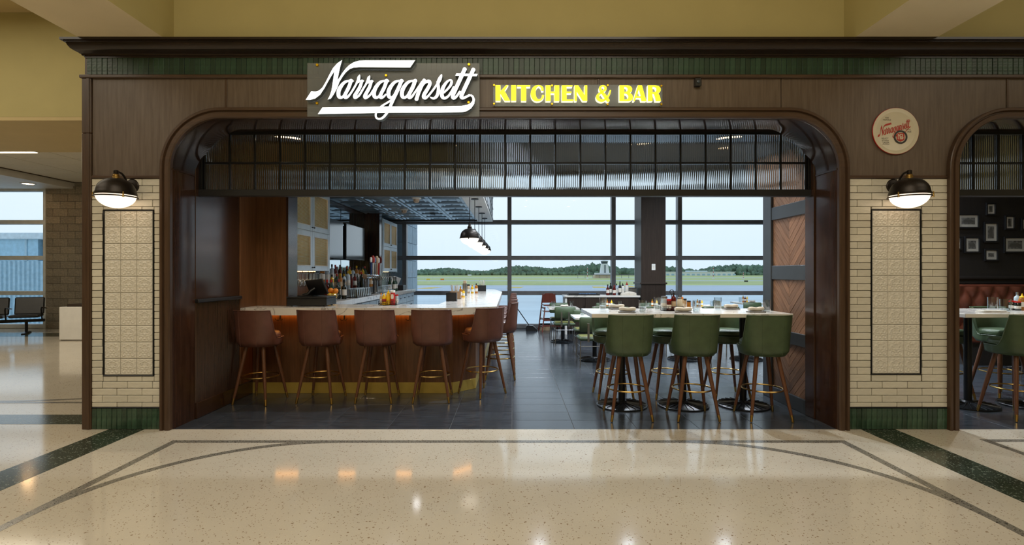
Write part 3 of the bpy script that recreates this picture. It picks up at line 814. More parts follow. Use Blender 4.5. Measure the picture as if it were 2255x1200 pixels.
for px, yy, h, lab in ((1293.5, 430, 10.5, 'thin red and white mast standing to one side of the control tower'), (1571, 430, 11, 'tall thin mast standing in grass before the long white building'), (1637, 430, 6, 'short thin orange mast on the grass beyond the dining tables')):
    t = thing('mast', lab, 'mast', (PX(px, yy), yy, GZ))
    MB().cyl((0, 0, 0), (0, 0, h), .22, .12, 6).build('pole', 'tower_white', t)
    mb = MB()
    for k in range(3): mb.cyl((0, 0, h*(.2+.28*k)), (0, 0, h*(.3+.28*k)), .26, .24, 6)
    mb.build('red_band', 'red_print', t)['kind'] = 'stuff'; MB().box(-.8, .8, -.8, .8, 0, 1.2).build('base_box', 'tower_white', t)
for k, (px, py) in enumerate(((1133, 633), (1317, 632.5), (946, 634), (1382, 631))):
    D = 6201/(py-600); x = PX(px, D)
    inl = structure(MB().prism([(x-3, D-8), (x+2, D-8), (x+3.5, D+8), (x-1, D+8)], GZ-.1, GZ+.05, axis='z').build('ground_marking', 'taxi_yellow'))
for k, (px, py, m, lab) in enumerate(((943, 616, 'taxi_yellow', 'small yellow taxiway sign box on grass, seen past the bar pendants'), (974, 616, 'orange_peel', 'small orange taxiway marker beside the runway edge'), (1643, 620, 'black_plastic', 'small black equipment box on the grass at the dining side'), (1034, 607, 'tower_white', 'small white truck far across the airfield'))):
    D = 6201/(py-600+1.0); s = D/F
    t = thing('taxiway_sign' if k < 2 else ('equipment_box' if k == 2 else 'truck'), lab, 'sign' if k < 2 else ('box' if k == 2 else 'truck'), (PX(px, D), D, GZ))
    MB().box(-4*s, 4*s, -s, s, .4*s, 3.4*s, .3*s).build('body', m, t); mb = MB(); mb.box(-3*s, -2.4*s, -.5*s, .5*s, 0, .5*s); mb.box(2.4*s, 3*s, -.5*s, .5*s, 0, .5*s); mb.build('post', 'black_plastic', t)['kind'] = 'stuff'
# stone wing of the terminal outside the bar window
ws = structure(MB().box(-5.2, -2.98, 14.4, 16.0, GZ, 6).build('wall_stone_wing', 'grout'))
sm_ = MB().box(-.268, .268, -.02, .02, -.245, .245, .006).mesh('stone', 'stone_blue')
sm2 = MB().box(-.02, .02, -.39, .39, -.245, .245, .006).mesh('stone', 'stone_blue')
for r_ in range(9):
    for c in range(4): link('stone', sm_, ws, (-3.235-.545*c, 14.39, -.9+.5*r_))
    for c in range(2): link('stone', sm2, ws, (-2.975, 14.8+.8*c, -.9+.5*r_))
# jet bridge outside the gate window
jx1 = PX(98, 24); t = thing('jet_bridge', 'blue corrugated jet bridge parked outside the gate window', 'jet bridge', (jx1, 24, GZ))
mb = MB(); pts = []
nn = 60
for i in range(nn): 
    x = -13+13*i/nn; d = 13/nn
    pts += [(x, 0), (x+d*.35, 0), (x+d*.5, -.06), (x+d*.85, -.06)]
pts += [(0, 0), (0, 3.2), (-13, 3.2)]
mb.prism(pts, 1.6, 6.05, axis='z'); mb.build('corrugated_side', 'jetway', t)
MB().box(-13.2, .25, -.2, 3.4, 7.05, 7.35, .03).build('roof', 'jetway_roof', t)
MB().box(-13, -.3, .0, 3.0, 6.05, 7.05).build('window_band', 'jetway_window', t)
mb = MB()
for i in range(9): mb.box(-12.9+i*1.5, -12.8+i*1.5, -.04, .05, 6.05, 7.05)
mb.build('window_post', 'jetway', t)['kind'] = 'stuff'
mb = MB(); mb.box(.0, .3, 0, 3, 1.6, 7.05); mb.build('end_wall', 'jetway_roof', t)
mb = MB()
for s in (0, .35): mb.cyl((.35+s, -.1, 0), (.35+s, -.1, 7.9), .03, None, 6)
for k in range(20): mb.cyl((.35, -.1, .3+.38*k), (.7, -.1, .3+.38*k), .02, None, 6)
mb.build('ladder', 'mullion_grey', t)['kind'] = 'stuff'
for q in (-3, -9): MB().cyl((q, 1.5, 0), (q, 1.5, 1.7), .3, None, 10).build('support_leg', 'mullion_grey', t)
# ================================================================== BAR
def stuff(o): o['kind'] = 'stuff'; return o
BT = 1.08
bar = thing('bar_counter', 'long wooden bar front with brass kick plate under white quartz top', 'bar')
def seg_box(mb, p, q, th, z0, z1, b=0.0):
    """upright slab from p to q (plan), thickness to the left of p->q"""
    d = Vector((q[0]-p[0], q[1]-p[1], 0)); L = d.length; d.normalize(); n = Vector((-d.y, d.x, 0))
    t = MB(); t.box(0, L, 0, th, z0, z1, b)
    M_ = Matrix(((d.x, n.x, 0, p[0]), (d.y, n.y, 0, p[1]), (0, 0, 1, 0), (0, 0, 0, 1)))
    t.xf(M_); mb.add(t.v, t.f)
BP = [(-3.222, 6.36), (-.736, 6.36), (-.47, 6.63), (-.47, 12.7)]
nb = 7
for i in range(nb):
    a = BP[0][0]+(BP[1][0]-BP[0][0])*i/nb; b = BP[0][0]+(BP[1][0]-BP[0][0])*(i+1)/nb
    mb = MB(); seg_box(mb, (a+.001, 6.36), (b-.001, 6.36), .04, .135, .99, .0015); mb.build('front_panel', 'bar_wood', bar)
mb = MB(); seg_box(mb, BP[1], BP[2], .04, .135, .99, .0015); mb.build('front_panel', 'bar_wood', bar)
for i in range(8):
    y = BP[2][1]+(BP[3][1]-BP[2][1])*i/8; y2 = BP[2][1]+(BP[3][1]-BP[2][1])*(i+1)/8
    mb = MB(); seg_box(mb, (-.47, y+.001), (-.47, y2-.001), .04, .135, .99, .0015); mb.build('side_panel', 'bar_wood', bar)
for p, q in zip(BP[:-1], BP[1:]):
    mb = MB(); seg_box(mb, p, q, .035, 0, .135, .002); mb.build('kick_plate', 'kick_brass', bar)
MB().box(-3.222, -.78, 6.72, 6.75, 0, .99).build('back_panel', 'black_plastic', bar)
MB().box(-.82, -.79, 6.75, 12.7, 0, .99).build('back_panel', 'black_plastic', bar)
mb = MB(); mb.box(-.82, -.47, 12.67, 12.7, 0, .99); mb.build('end_panel', 'bar_wood', bar)
for (x0, x1) in ((-3.1, -.76),):
    MB().box(x0, x1, 6.315, 6.335, .978, .991).build('led_strip', 'led_orange', bar)
mb = MB(); seg_box(mb, (-.715, 6.33), (-.46, 6.59), .015, .978, .991); mb.build('led_strip', 'led_orange', bar)
ctp = thing('bar_worktop', 'white marble-veined quartz bar top wrapping the wooden bar', 'worktop')
poly = [(-3.222, 6.07), (-.70, 6.07), (-.19, 6.31), (-.215, 11.2), (-.45, 12.9), (-.97, 12.9), (-.97, 6.77), (-3.222, 6.77)]
def slab(mb, poly, z0, z1): mb.prism(poly, z0, z1, axis='z')
mb = MB(); mb.prism([(-3.222, 6.07), (-.70, 6.07), (-.97, 6.77), (-3.222, 6.77)], BT-.02, BT, axis='z'); mb.prism([(-.70, 6.07), (-.19, 6.31), (-.215, 11.2), (-.45, 12.9), (-.97, 12.9), (-.97, 6.77)], BT-.02, BT, axis='z'); mb.build('slab', 'quartz', ctp)
mb = MB()
for p, q in ((( -3.222, 6.07), (-.70, 6.07)), ((-.70, 6.07), (-.19, 6.31)), ((-.19, 6.31), (-.215, 11.2)), ((-.215, 11.2), (-.45, 12.9))): seg_box(mb, p, q, .03, BT-.087, BT-.0195)
mb.build('edge_apron', 'quartz', ctp)
for k, px in enumerate((615, 757, 902)):
    x = PX(px, 6.33); h = thing('bag_hook', ['black double bag hook under bar top between the first two brown stools', 'black double bag hook under bar top between the second and third brown stools', 'black double bag hook under bar top between the third and fourth brown stools'][k], 'hook', (x, 6.355, .93), 0, 'bag hooks under the bar')
    MB().box(-.006, .006, -.008, .004, -.015, .045, .002).build('plate', 'black_metal', h)
    for s in (-1, 1):
        MB().tube([(0, -.006, -.01), (s*.015, -.02, -.022), (s*.035, -.035, -.018), (s*.045, -.04, .002)], .0035, 6).build('prong', 'black_metal', h)
# wing panel between entry and bar
wg = structure(MB().box(-3.262, -2.835, 6.46, 6.70, BT+.001, 4.18, .003).build('wall_wing', 'bar_wood'))
MB().box(-2.84, -2.815, 6.44, 6.72, BT+.001, 4.18, .003).build('edge_trim', 'jamb_wood', wg)
# upper cabinets with woven brass doors
def cabinet(label, ya, yb):
    c = thing('wall_cabinet', label, 'cabinet', (-3.262, ya, 1.52), 0, 'pale blue bar cabinets')
    W = yb-ya; D = .34; H = 1.2
    mb = MB(); mb.box(0, D, 0, .02, 0, H); mb.box(0, D, W-.02, W, 0, H); mb.box(0, D, 0, W, 0, .02); mb.box(0, D, 0, W, H-.02, H); mb.box(0, .01, 0, W, 0, H); mb.box(0, D-.03, .02, W-.02, .585, .605); mb.box(0, D-.005, W/2-.012, W/2+.012, .02, H-.02)
    mb.build('carcass', 'bar_cabinet_paint', c)
    for s in (0, W-.045): MB().box(D-.005, D+.012, s, s+.045, -.02, H, .003).build('stile', 'bar_cabinet_paint', c)
    dw = (W-.09)/2
    for i in range(2):
        for j in range(2):
            y0 = .045+dw*i+.003; y1 = .045+dw*(i+1)-.003; z0 = (.003, .578+.003)[j]+.0; z1 = (.575, H-.005)[j]; r = .072
            mb = MB(); mb.box(D, D+.022, y0, y0+r, z0, z1, .003); mb.box(D, D+.022, y1-r, y1, z0, z1, .003); mb.box(D, D+.022, y0+r, y1-r, z0, z0+r, .003); mb.box(D, D+.022, y0+r, y1-r, z1-r, z1, .003)
            d = mb.build('door', 'bar_cabinet_paint', c)
            mb = MB(); f = .008
            mb.box(D+.005, D+.026, y0+r, y0+r+f, z0+r, z1-r); mb.box(D+.005, D+.026, y1-r-f, y1-r, z0+r, z1-r); mb.box(D+.005, D+.026, y0+r, y1-r, z0+r, z0+r+f); mb.box(D+.005, D+.026, y0+r, y1-r, z1-r-f, z1-r)
            mb.build('bead', 'white_paint', d)
            mb = MB(); zz = z0+r+.012
            while zz < z1-r-.008: mb.box(D+.008, D+.011, y0+r, y1-r, zz-.0032, zz+.0032); zz += .0175
            yy = y0+r+.01
            while yy < y1-r: mb.box(D+.011, D+.013, yy-.003, yy+.003, z0+r, z1-r); yy += .024
            stuff(mb.build('woven_brass_mesh', 'gold_mesh', d))
            ky = y1-.03 if i == 0 else y0+.03; kz = z0+.05
            mb = MB(); mb.tube([(D+.02, ky, kz), (D+.035, ky, kz), (D+.036, ky, kz), (D+.047, ky, kz)], [.005, .005, .011, .010], 10); mb.build('knob', 'black_metal', d, True)
    for k in range(2):
        MB().box(.05, D-.06, W*(.25+.5*k)-.15, W*(.25+.5*k)+.15, H-.03, H-.02).build('cabinet_light', 'led_warm', c)
        MB().box(.05, D-.06, W*(.25+.5*k)-.15, W*(.25+.5*k)+.15, .575, .584).build('cabinet_light', 'led_warm', c)
    MB().box(.12, .16, .1, W-.1, -.008, 0).build('led_strip', 'led_warm', c)
    mb = MB()
    for k in range(7): mb.tube([(.10, .12+k*(W-.24)/6, -.035), (D-.02, .12+k*(W-.24)/6, -.035)], .004, 6); mb.tube([(.10, .12+k*(W-.24)/6, -.035), (.10, .12+k*(W-.24)/6, 0)], .004, 6); mb.tube([(D-.04, .12+k*(W-.24)/6, -.035), (D-.04, .12+k*(W-.24)/6, 0)], .004, 6)
    stuff(mb.build('stemware_rack', 'black_metal', c))
    return c
cabinet('pale blue wall cabinet with woven brass doors nearest the wooden end panel', 6.71, 8.18)
cabinet('smaller looking pale blue wall cabinet with brass doors by the far window', 11.50, 12.98)
structure(MB().box(-3.262, -2.92, 11.28, 11.49, 1.2, 4.18).build('wall_bar_pier', 'jamb_wood'))
structure(MB().box(-3.262, -3.255, 6.70, 8.2, 1.08, 1.52).build('wall_niche', 'bar_wood'))
# back counter: base cabinets and worktop
bc = thing('base_cabinet', 'x', 'cabinet', (-3.262, 6.8, 0), 0, 'pale blue base cabinets behind the bar')
MB().box(0, .70, 0, .92, .1, .995).build('body', 'bar_cabinet_paint', bc); MB().box(0, .64, 0, .92, 0, .1).build('plinth', 'black_plastic', bc)
for j in range(2):
    d = MB().box(.70, .72, .01+.455*j, .455+.455*j, .79, .985, .003).build('drawer', 'bar_cabinet_paint', bc); mb = MB(); mb.box(.72, .745, .17+.455*j, .30+.455*j, .90, .912, .003); mb.build('handle', 'black_metal', d)
    d = MB().box(.70, .72, .01+.455*j, .455+.455*j, .11, .78, .003).build('door', 'bar_cabinet_paint', bc); mb = MB(); yy = (.40 if j == 0 else .525); mb.box(.72, .745, yy, yy+.012, .58, .72, .003); mb.build('handle', 'black_metal', d)
K = Kind(bc)
for i in range(7): K.put((-3.262, 6.82+.925*i, 0), 0, 'pale blue base cabinet under the back counter, %s from the wooden end panel' % ORD[i])
bk = thing('back_worktop', 'white quartz back counter running along the bottle wall to the window', 'worktop')
MB().box(-3.262, -2.50, 6.80, 13.3, BT-.08, BT, .003).build('slab', 'quartz', bk)
structure(MB().box(-3.262, -3.24, 8.2, 11.27, BT+.001, 1.2, .002).build('wall_splash', 'black_plastic'))
mr = thing('wall_mirror', 'large mirror panel on the wall behind the liquor bottles', 'mirror', (-3.262, 8.2, 1.2)); MB().box(0, .01, 0, 3.07, 0, 1.5).build('glass', 'mirror', mr)
for i in range(4): MB().box(0, .014, .76*i+.0, .76*i+.008, 0, 1.5).build('joint', 'black_metal', mr)
for i, (ya, yb) in enumerate(((8.28, 9.42), (9.60, 10.80))):
    tv = thing('television', ['dark wall television nearest the pale blue brass cabinet', 'dark wall television beside the dark pier, farther along the mirror'][i], 'television', (-3.16, ya, 1.75))
    MB().box(0, .05, 0, yb-ya, 0, .68, .006).build('casing', 'black_plastic', tv); MB().box(.05, .053, .012, yb-ya-.012, .014, .668).build('screen', 'screen', tv); MB().box(-.09, 0, (yb-ya)/2-.1, (yb-ya)/2+.1, .25, .45).build('bracket', 'black_metal', tv)
# tin canopy over the bar
CZ = 2.79
cn = structure(MB().box(-3.262, -.49, 6.5, 12.9, CZ+.03, 3.4).build('ceiling_bar_canopy', 'grey_paint'))
def coffer():
    mb = MB(); h = .294
    prev = [(-h, -h, 0), (h, -h, 0), (h, h, 0), (-h, h, 0)]
    vs = []; fs = []
    lv = [(h, 0), (h-.03, -.012), (h-.05, -.012), (h-.075, .008), (h-.11, .008), (h-.13, -.004), (h-.16, .010), (.03, .010), (.0, -.003)]
    for (r, z) in lv: vs += [(-r, -r, z), (r, -r, z), (r, r, z), (-r, r, z)]
    for i in range(len(lv)-1):
        for k in range(4): k2 = (k+1) % 4; fs.append((i*4+k, i*4+k2, (i+1)*4+k2, (i+1)*4+k))
    mb.add(vs, fs); return mb.mesh('tin_tile', 'tin_blue')
cf = coffer()
for i in range(4):
    for j in range(10): link('tin_tile', cf, cn, (-2.96+.60*i, 6.90+.60*j, CZ+.015))
MB().box(-.86, -.485, 6.48, 12.92, CZ-.012, CZ+.03, .004).build('soffit_band', 'white_paint', cn)
MB().box(-3.262, -.86, 12.82, 12.92, CZ-.012, CZ+.03, .004).build('soffit_band', 'grey_paint', cn)
for j in range(11):
    MB().box(-.49, -.474, 6.50+.582*j, 6.53+.582*j, CZ+.03, 3.4, .002).build('fascia_muntin', 'black_metal', cn)
    if j < 11: MB().box(-.489, -.481, 6.53+.582*j, 6.53+.582*j+.55, CZ+.06, 3.36).build('fascia_pane', 'silver_box', cn)
for z in (CZ+.03, 3.08, 3.36): MB().box(-.49, -.472, 6.48, 12.92, z, z+.03, .002).build('fascia_rail', 'black_metal', cn)
for i, (px, py) in enumerate(((917, 441), (890, 466))):
    Y = (CZ-1.5)*F/(600-py+4); t = thing('smoke_detector', ['white dome smoke detector on the tin ceiling, closer to the transom', 'white dome smoke detector on the tin ceiling, closer to the far cabinet'][i], 'smoke detector', (PX(px, Y), Y, CZ+.015))
    mb = MB(); mb.lathe([(.085, 0), (.085, -.015), (.06, -.03)], 20); mb.build('base', 'white_plastic', t, True); mb = MB(); mb.lathe([(.055, -.03), (.055, -.045), (.045, -.075), (.02, -.09), (0, -.093)], 20); mb.build('dome', 'tower_tan', t, True)
# ---- pendants
def lamp_bowl(r, name, m, par, z=0.0, ribs=True):
    pr = [(r*.97, z)]
    for i in range(1, 13):
        a = PI/2*i/12; q = 1+(.012 if i % 2 else 0)*ribs; pr.append((r*.95*math.cos(a)*q if i < 12 else 0, z-r*.72*math.sin(a)))
    mb = MB(); mb.lathe(pr, 28); return mb.build(name, m, par, True, 60)
def dome_part(r, par, m='bronze', h=.62, z=0):
    pr = [(r*1.0, z), (r*1.02, z+.012), (r*.98, z+.03)]
    for i in range(1, 11):
        a = PI/2*i/10; pr.append((max(r*.97*math.cos(a), .02), z+.03+r*h*math.sin(a)))
    mb = MB(); mb.lathe(pr, 28); return mb.build('dome', m, par, True, 50)
pd = thing('pendant_lamp', 'x', 'lamp', (0, 0, 0), 0, 'dome pendants hung in a row over the bar')
pr_ = .145; zr = 2.03-CZ
dome_part(pr_, pd, 'bronze', .78, zr)
mb = MB(); mb.torus(pr_*1.02, .007, zr-.006, 32, 8); mb.build('rim', 'bronze', pd, True)
lamp_bowl(pr_, 'glass_bowl', 'pendant_glass', pd, zr-.008)
for k in range(3):
    a = 2*PI*k/3+.5; mb = MB(); mb.cyl((pr_*1.07*math.cos(a), pr_*1.07*math.sin(a), zr-.03), (pr_*1.07*math.cos(a), pr_*1.07*math.sin(a), zr+.02), .008, None, 8); mb.build('clamp', 'bronze', pd, True)
mb = MB(); mb.lathe([(.034, zr+.135), (.034, zr+.165), (.022, zr+.18), (.018, zr+.22), (.008, zr+.225)], 16); mb.build('neck', 'bronze', pd, True)
MB().cyl((0, 0, zr+.2), (0, 0, -.02), .0055, None, 8).build('rod', 'black_metal', pd, True)
mb = MB(); mb.lathe([(.065, -.012), (.065, -.028), (.02, -.035)], 20); mb.build('ceiling_plate', 'black_metal', pd, True)
K = Kind(pd)
for i, y in enumerate((7.80, 8.87, 9.93, 11.0, 12.07)):
    K.put((-.645, y, CZ), i*.3, ['bronze dome pendant with glowing bowl over bar, frontmost of the row', 'bronze dome pendant over bar, second in the row from the concourse', 'bronze dome pendant over bar, middle one of the row of five', 'bronze dome pendant over bar, fourth in the row from the concourse', 'bronze dome pendant over bar, farthest one toward the window'][i])

# ================================================================== STOOLS
def make_stool(lea, seatm, lab, grp):
    s = thing('bar_stool', lab, 'stool', (0, 0, 0), 0, grp)
    def rad(a):   # plan of the shell, a measured from the back (-y)
        n = 2.7; c, q = abs(math.cos(a)), abs(math.sin(a)); return 1/((c**n+q**n)**(1/n))
    def top(a):
        a = abs(a); 
        if a < R(56): return 1.07
        if a < R(84):
            t = (a-R(56))/R(28); return .745+.325*(1-t)**2.0
        return .745
    NA = 72; rows = 9; vs = []; fs = []
    for i in range(NA):
        a = -PI+2*PI*i/NA; tz = top(a); rr = rad(a)
        for side in (0, 1):
            for j in range(rows):
                t = j/(rows-1); z = .655+(tz-.655)*t
                g = .218+.030*min(1, (z-.655)/.08)**.5*.55+.020*max(0, (z-.74)/.33)
                if j == 0: g -= .018
                r = (g-(.028 if side else 0))*rr*(.96 if abs(a) > R(95) else 1.0)
                vs.append((r*math.sin(a), -r*math.cos(a), z-(.006 if (side and j == rows-1) else 0)))
    W = rows*2
    for i in range(NA):
        p, q = i*W, ((i+1) % NA)*W
        for j in range(rows-1): fs.append((p+j, q+j, q+j+1, p+j+1)); fs.append((p+rows+j, p+rows+j+1, q+rows+j+1, q+rows+j))
        fs.append((p+rows-1, q+rows-1, q+2*rows-1, p+2*rows-1)); fs.append((p, p+rows, q+rows, q))
    mb = MB(); mb.add(vs, fs); bk_ = mb.build('backrest_shell', lea, s, True, 70)
    mb = MB(); mb.tube([(vs[i*W+rows-1][0], vs[i*W+rows-1][1], vs[i*W+rows-1][2]) for i in range(NA)], .0055, 6, closed=True); mb.build('piping', lea, bk_, True)
    for a in (-R(24), R(24)):
        pts = []
        for j in range(10):
            z = .67+.395*j/9; g = .218+.030*min(1, (z-.655)/.08)**.5*.55+.020*max(0, (z-.74)/.33)
            r = (g+.0005)*rad(a); pts.append((r*math.sin(a), -r*math.cos(a), z))
        MB().tube(pts, .0022, 5).build('seam', lea, bk_, True)
    mb = MB(); mb.lathe([(.0, .66), (.205, .66), (.205, .70), (.212, .745)], 32); mb.build('seat_base', lea, s, True)
    mb = MB(); mb.lathe([(.19, .735), (.212, .748), (.219, .770), (.214, .797), (.197, .811), (.12, .820), (0, .823)], 36); cu = mb.build('seat_cushion', seatm, s, True, 60)
    mb = MB(); mb.torus(.2185, .004, .762, 36, 6); mb.build('piping', lea, cu, True)
    MB().lathe([(.12, .645), (.13, .66), (.0, .66)], 20).build('swivel_plate', 'black_metal', s, True)
    for sx in (-1, 1):
        for sy in (-1, 1):
            t_, b_ = Vector((sx*.105, sy*.105, .655)), Vector((sx*.207, sy*.207, .004))
            m_ = b_+(t_-b_)*.105
            lg = MB().tube([t_, m_+(t_-m_)*.5, m_], [.0225, .020, .0145], 12).build('leg', 'leg_wood', s, True)
            MB().tube([m_, b_], [.0150, .0125], 12).build('ferrule', 'brass', lg, True)
    mb = MB(); mb.torus(.197, .0085, .30, 40, 8); mb.build('foot_ring', 'brass', s, True)
    return s
K = Kind(make_stool('brown_leather', 'brown_leather', 'x', 'brown leather stools along the bar'))
for x, y, r_, lab in ((-2.93, 6.0, -9, 'brown leather bar stool beside the fluted entry wall'), (-2.24, 6.06, -4, 'second brown leather bar stool from the fluted entry wall'), (-1.585, 6.08, 0, 'middle brown leather bar stool facing the straight bar front'), (-.935, 6.09, 2, 'brown leather bar stool at the end of the straight bar front'), (-.37, 6.38, 44, 'brown leather bar stool turned toward the angled bar corner')):
    K.put((x, y-.03, 0), R(r_), lab, 'brown leather stools along the bar')
for i in range(5):
    K.put((-.165, 7.30+.8*i, 0), R(90), ['brown leather stool on the aisle side of bar, nearest the corner', 'second brown leather stool along the aisle side of the bar', 'third brown leather stool along the aisle side of the bar', 'fourth brown leather stool along the aisle side of the bar', 'brown leather stool on the aisle side of bar, nearest the window'][i], 'brown leather stools on the aisle side')
KG = Kind(make_stool('green_leather', 'green_leather', 'x', 'green leather stools at the high tables'))
for x, y, r_, lab in ((1.20, 5.33, 1, 'green leather bar stool in front of the high table, nearest the aisle'), (1.875, 5.33, -1, 'green leather bar stool in the middle of the high table front'), (2.60, 5.32, -1, 'green leather bar stool in front of high table beside chevron partition'),
                     (1.22, 6.20, 180, 'green leather stool behind the high table, nearest the aisle'), (1.90, 6.22, 180, 'green leather stool behind the middle of the high table'), (2.60, 6.22, 180, 'green leather stool behind the high table beside chevron partition'),
                     (5.25, 5.34, 2, 'green leather stool in front of the high table in the second archway'), (5.95, 5.34, 0, 'second green leather stool in front of the second archway table'), (5.25, 6.24, 180, 'green leather stool behind the high table in the second archway'), (5.95, 6.24, 180, 'second green leather stool behind the second archway table')):
    KG.put((x, y, 0), R(r_), lab, 'green leather stools at the high tables')

# ================================================================== TABLES
def base_parts(par, x, y, r, h, cr=.036):
    mb = MB(); mb.lathe([(r, 0), (r, .012), (r*.97, .018), (r*.25, .034), (cr*1.6, .046), (cr*1.2, .06)], 40, x, y); b = mb.build('base_disc', 'black_iron', par, True, 40)
    rm = MB()
    n = 26
    for k in range(n):
        a = 2*PI*k/n; c_, s_ = math.cos(a), math.sin(a); wd = .006
        vs = []
        for (q, z) in ((r*.96, .022), (r*.2, .043)):
            vs += [(x+q*c_-s_*wd, y+q*s_+c_*wd, z-.012), (x+q*c_+s_*wd, y+q*s_-c_*wd, z-.012), (x+q*c_, y+q*s_, z+.004)]
        rm.add(vs, [(0, 1, 4, 3), (1, 2, 5, 4), (2, 0, 3, 5), (0, 2, 1), (3, 4, 5)])
    stuff(rm.build('base_rib', 'black_iron', b))
    mb = MB(); mb.lathe([(cr, .05), (cr, h)], 20, x, y); mb.build('post', 'black_iron', par, True)
    MB().box(x-.14, x+.14, y-.14, y+.14, h-.008, h, .003).build('mount_plate', 'black_iron', par)
def high_table(label, X0, X1, bases):
    t = thing('high_table', label, 'table', ((X0+X1)/2, 5.735, 0), 0, 'white quartz high tables')
    hx = (X1-X0)/2
    MB().box(-hx, hx, -.405, .405, 1.028, 1.07, .004).build('table_top', 'quartz', t)
    for bx in bases: base_parts(t, bx-(X0+X1)/2, .05, .282, 1.028, .038)
high_table('long white quartz high table on three black posts by the chevron partition', .83, 2.93, (1.24, 1.93, 2.61))
high_table('long white quartz high table set inside the second archway', 4.72, 6.9, (5.15, 5.84, 6.5))
def low_table(label, x, y, wx=.62, wy=.72):
    t = thing('dining_table', label, 'table', (x, y, 0), 0, 'low white dining tables')
    MB().box(-wx/2, wx/2, -wy/2, wy/2, .715, .75, .004).build('table_top', 'quartz', t); base_parts(t, 0, 0, .27, .715, .038)
    return t
LT = [(1.10, 11.1, 'low white dining table beside the wooden high chair'), (1.42, 8.8, 'low white dining table partly behind the corner of the high table'), (2.15, 11.1, 'low white dining table in front of the service station'), (3.15, 11.1, 'low white dining table in front of the dark column'), (4.15, 11.1, 'low white dining table to the far side of the dark column'), (2.96, 8.85, 'low white dining table standing behind the middle of the high table'), (4.05, 8.85, 'low white dining table just past the chevron partition'), (5.95, 12.85, 'low white dining table against the window near the partition'), (7.95, 7.85, 'low white dining table in front of the red tufted booth')]
for x, y, lab in LT: low_table(lab, x, y, .75 if lab.startswith('low white dining table partly') else .64)
# dining chair: faces +y
dc = thing('dining_chair', 'x', 'chair', (0, 0, 0), 0, 'green dining chairs')
mb = MB(); mb.box(-.215, .215, -.21, .21, .415, .475, .022); mb.build('seat', 'green_leather', dc, True, 50)
mb = MB(); mb.box(-.19, .19, -.19, .19, .472, .482, .004); mb.build('seat_pad', 'olive_seat', dc, True, 50)
mb = MB(); mb.box(-.215, .215, -.235, -.19, .565, .80, .022); mb.build('backrest', 'green_leather', dc, True, 50)
for s in (-1, 1):
    MB().box(s*.075-.017, s*.075+.017, -.243, -.235, .40, .70, .002).build('back_strap', 'steel', dc)
    MB().tube([(s*.19, .17, .41), (s*.205, .20, .0)], .008, 8).build('leg', 'steel', dc, True); MB().tube([(s*.19, -.19, .41), (s*.205, -.225, .0)], .008, 8).build('leg', 'steel', dc, True)
    MB().tube([(s*.193, .175, .33), (s*.193, -.19, .33)], .006, 8).build('stretcher', 'steel', dc, True)
MB().tube([(-.193, -.2, .33), (.193, -.2, .33)], .006, 8).build('stretcher', 'steel', dc, True)
K = Kind(dc); GC = 'green dining chairs'
for x, y, r_, lab in ((1.08, 10.62, 0, 'green chair on the near side of the table beside the high chair'), (1.08, 11.62, 180, 'green chair on the window side of the table beside the high chair'),
                     (1.28, 8.30, 0, 'green chair on the near side of table behind the high table corner'), (1.36, 9.42, 180, 'green chair on the far side of table behind the high table corner'),
                     (2.15, 10.6, 0, 'green chair on the near side of table before the service station'), (2.15, 11.6, 180, 'green chair facing out of the service station, tucked at its table'),
                     (3.15, 10.6, 0, 'green chair on the near side of table before the dark column'), (3.15, 11.62, 180, 'green chair between the dark column and its table'),
                     (4.15, 10.6, 0, 'green chair on the near side of the table past the dark column'), (2.96, 8.35, 0, 'green chair on the near side of table behind the middle high stools'), (2.96, 9.35, 180, 'green chair on the far side of table behind the middle high stools'),
                     (4.05, 8.35, 0, 'green chair on the near side of the table just past the partition'), (4.05, 9.38, 180, 'green chair on the far side of the table just past the partition'),
                     (5.35, 12.85, -90, 'green chair by the window, backrest toward the column'), (5.62, 12.18, 0, 'green chair by the window, backrest toward the concourse'), (7.85, 7.35, 0, 'green chair on the near side of the booth table'), (7.3, 7.0, 30, 'green chair standing angled just inside the second archway')):
    K.put((x, y, 0), R(r_), lab, GC)
# ================================================================== SIGNS
SU = 8.275
def catmull(pts, k=6):
    out = []; n = len(pts)
    for i in range(n-1):
        p0, p1, p2, p3 = pts[max(i-1, 0)], pts[i], pts[i+1], pts[min(i+2, n-1)]
        for j in range(k):
            t = j/k; out.append(tuple(.5*((2*p1[q])+(-p0[q]+p2[q])*t+(2*p0[q]-5*p1[q]+4*p2[q]-p3[q])*t*t+(-p0[q]+3*p1[q]-3*p2[q]+p3[q])*t**3) for q in range(3)))
    out.append(tuple(pts[-1])); return out
def stroke_poly(pts, k=6):
    """pen stroke (x, y, width) -> left and right edge points"""
    c = catmull(pts, k); L = []; Rr = []
    for i, p in enumerate(c):
        a = c[max(i-1, 0)]; b = c[min(i+1, len(c)-1)]; dx, dy = b[0]-a[0], b[1]-a[1]; l = math.hypot(dx, dy) or 1
        nx, ny = -dy/l, dx/l; h = p[2]*.425
        L.append((p[0]+nx*h, p[1]+ny*h)); Rr.append((p[0]-nx*h, p[1]-ny*h))
    return L, Rr
def Bx(pts): return [(p[0]+1572,)+tuple(p[1:]) for p in pts]
N_POLY = [(25, 785), (130, 625), (200, 635), (270, 615), (330, 560), (390, 460), (450, 340), (520, 210), (600, 120), (690, 58), (655, 180), (630, 300), (605, 430), (640, 380), (690, 300), (750, 220), (820, 150), (900, 100), (1000, 70), (1100, 65), (2020, 65), (1932, 195), (1000, 190), (900, 197), (830, 222), (760, 282), (700, 360), (640, 460), (600, 570), (540, 680), (485, 762), (425, 780), (460, 720), (495, 620), (515, 500), (535, 360), (548, 265), (500, 340), (440, 440), (370, 570), (290, 690), (200, 760), (110, 785)]
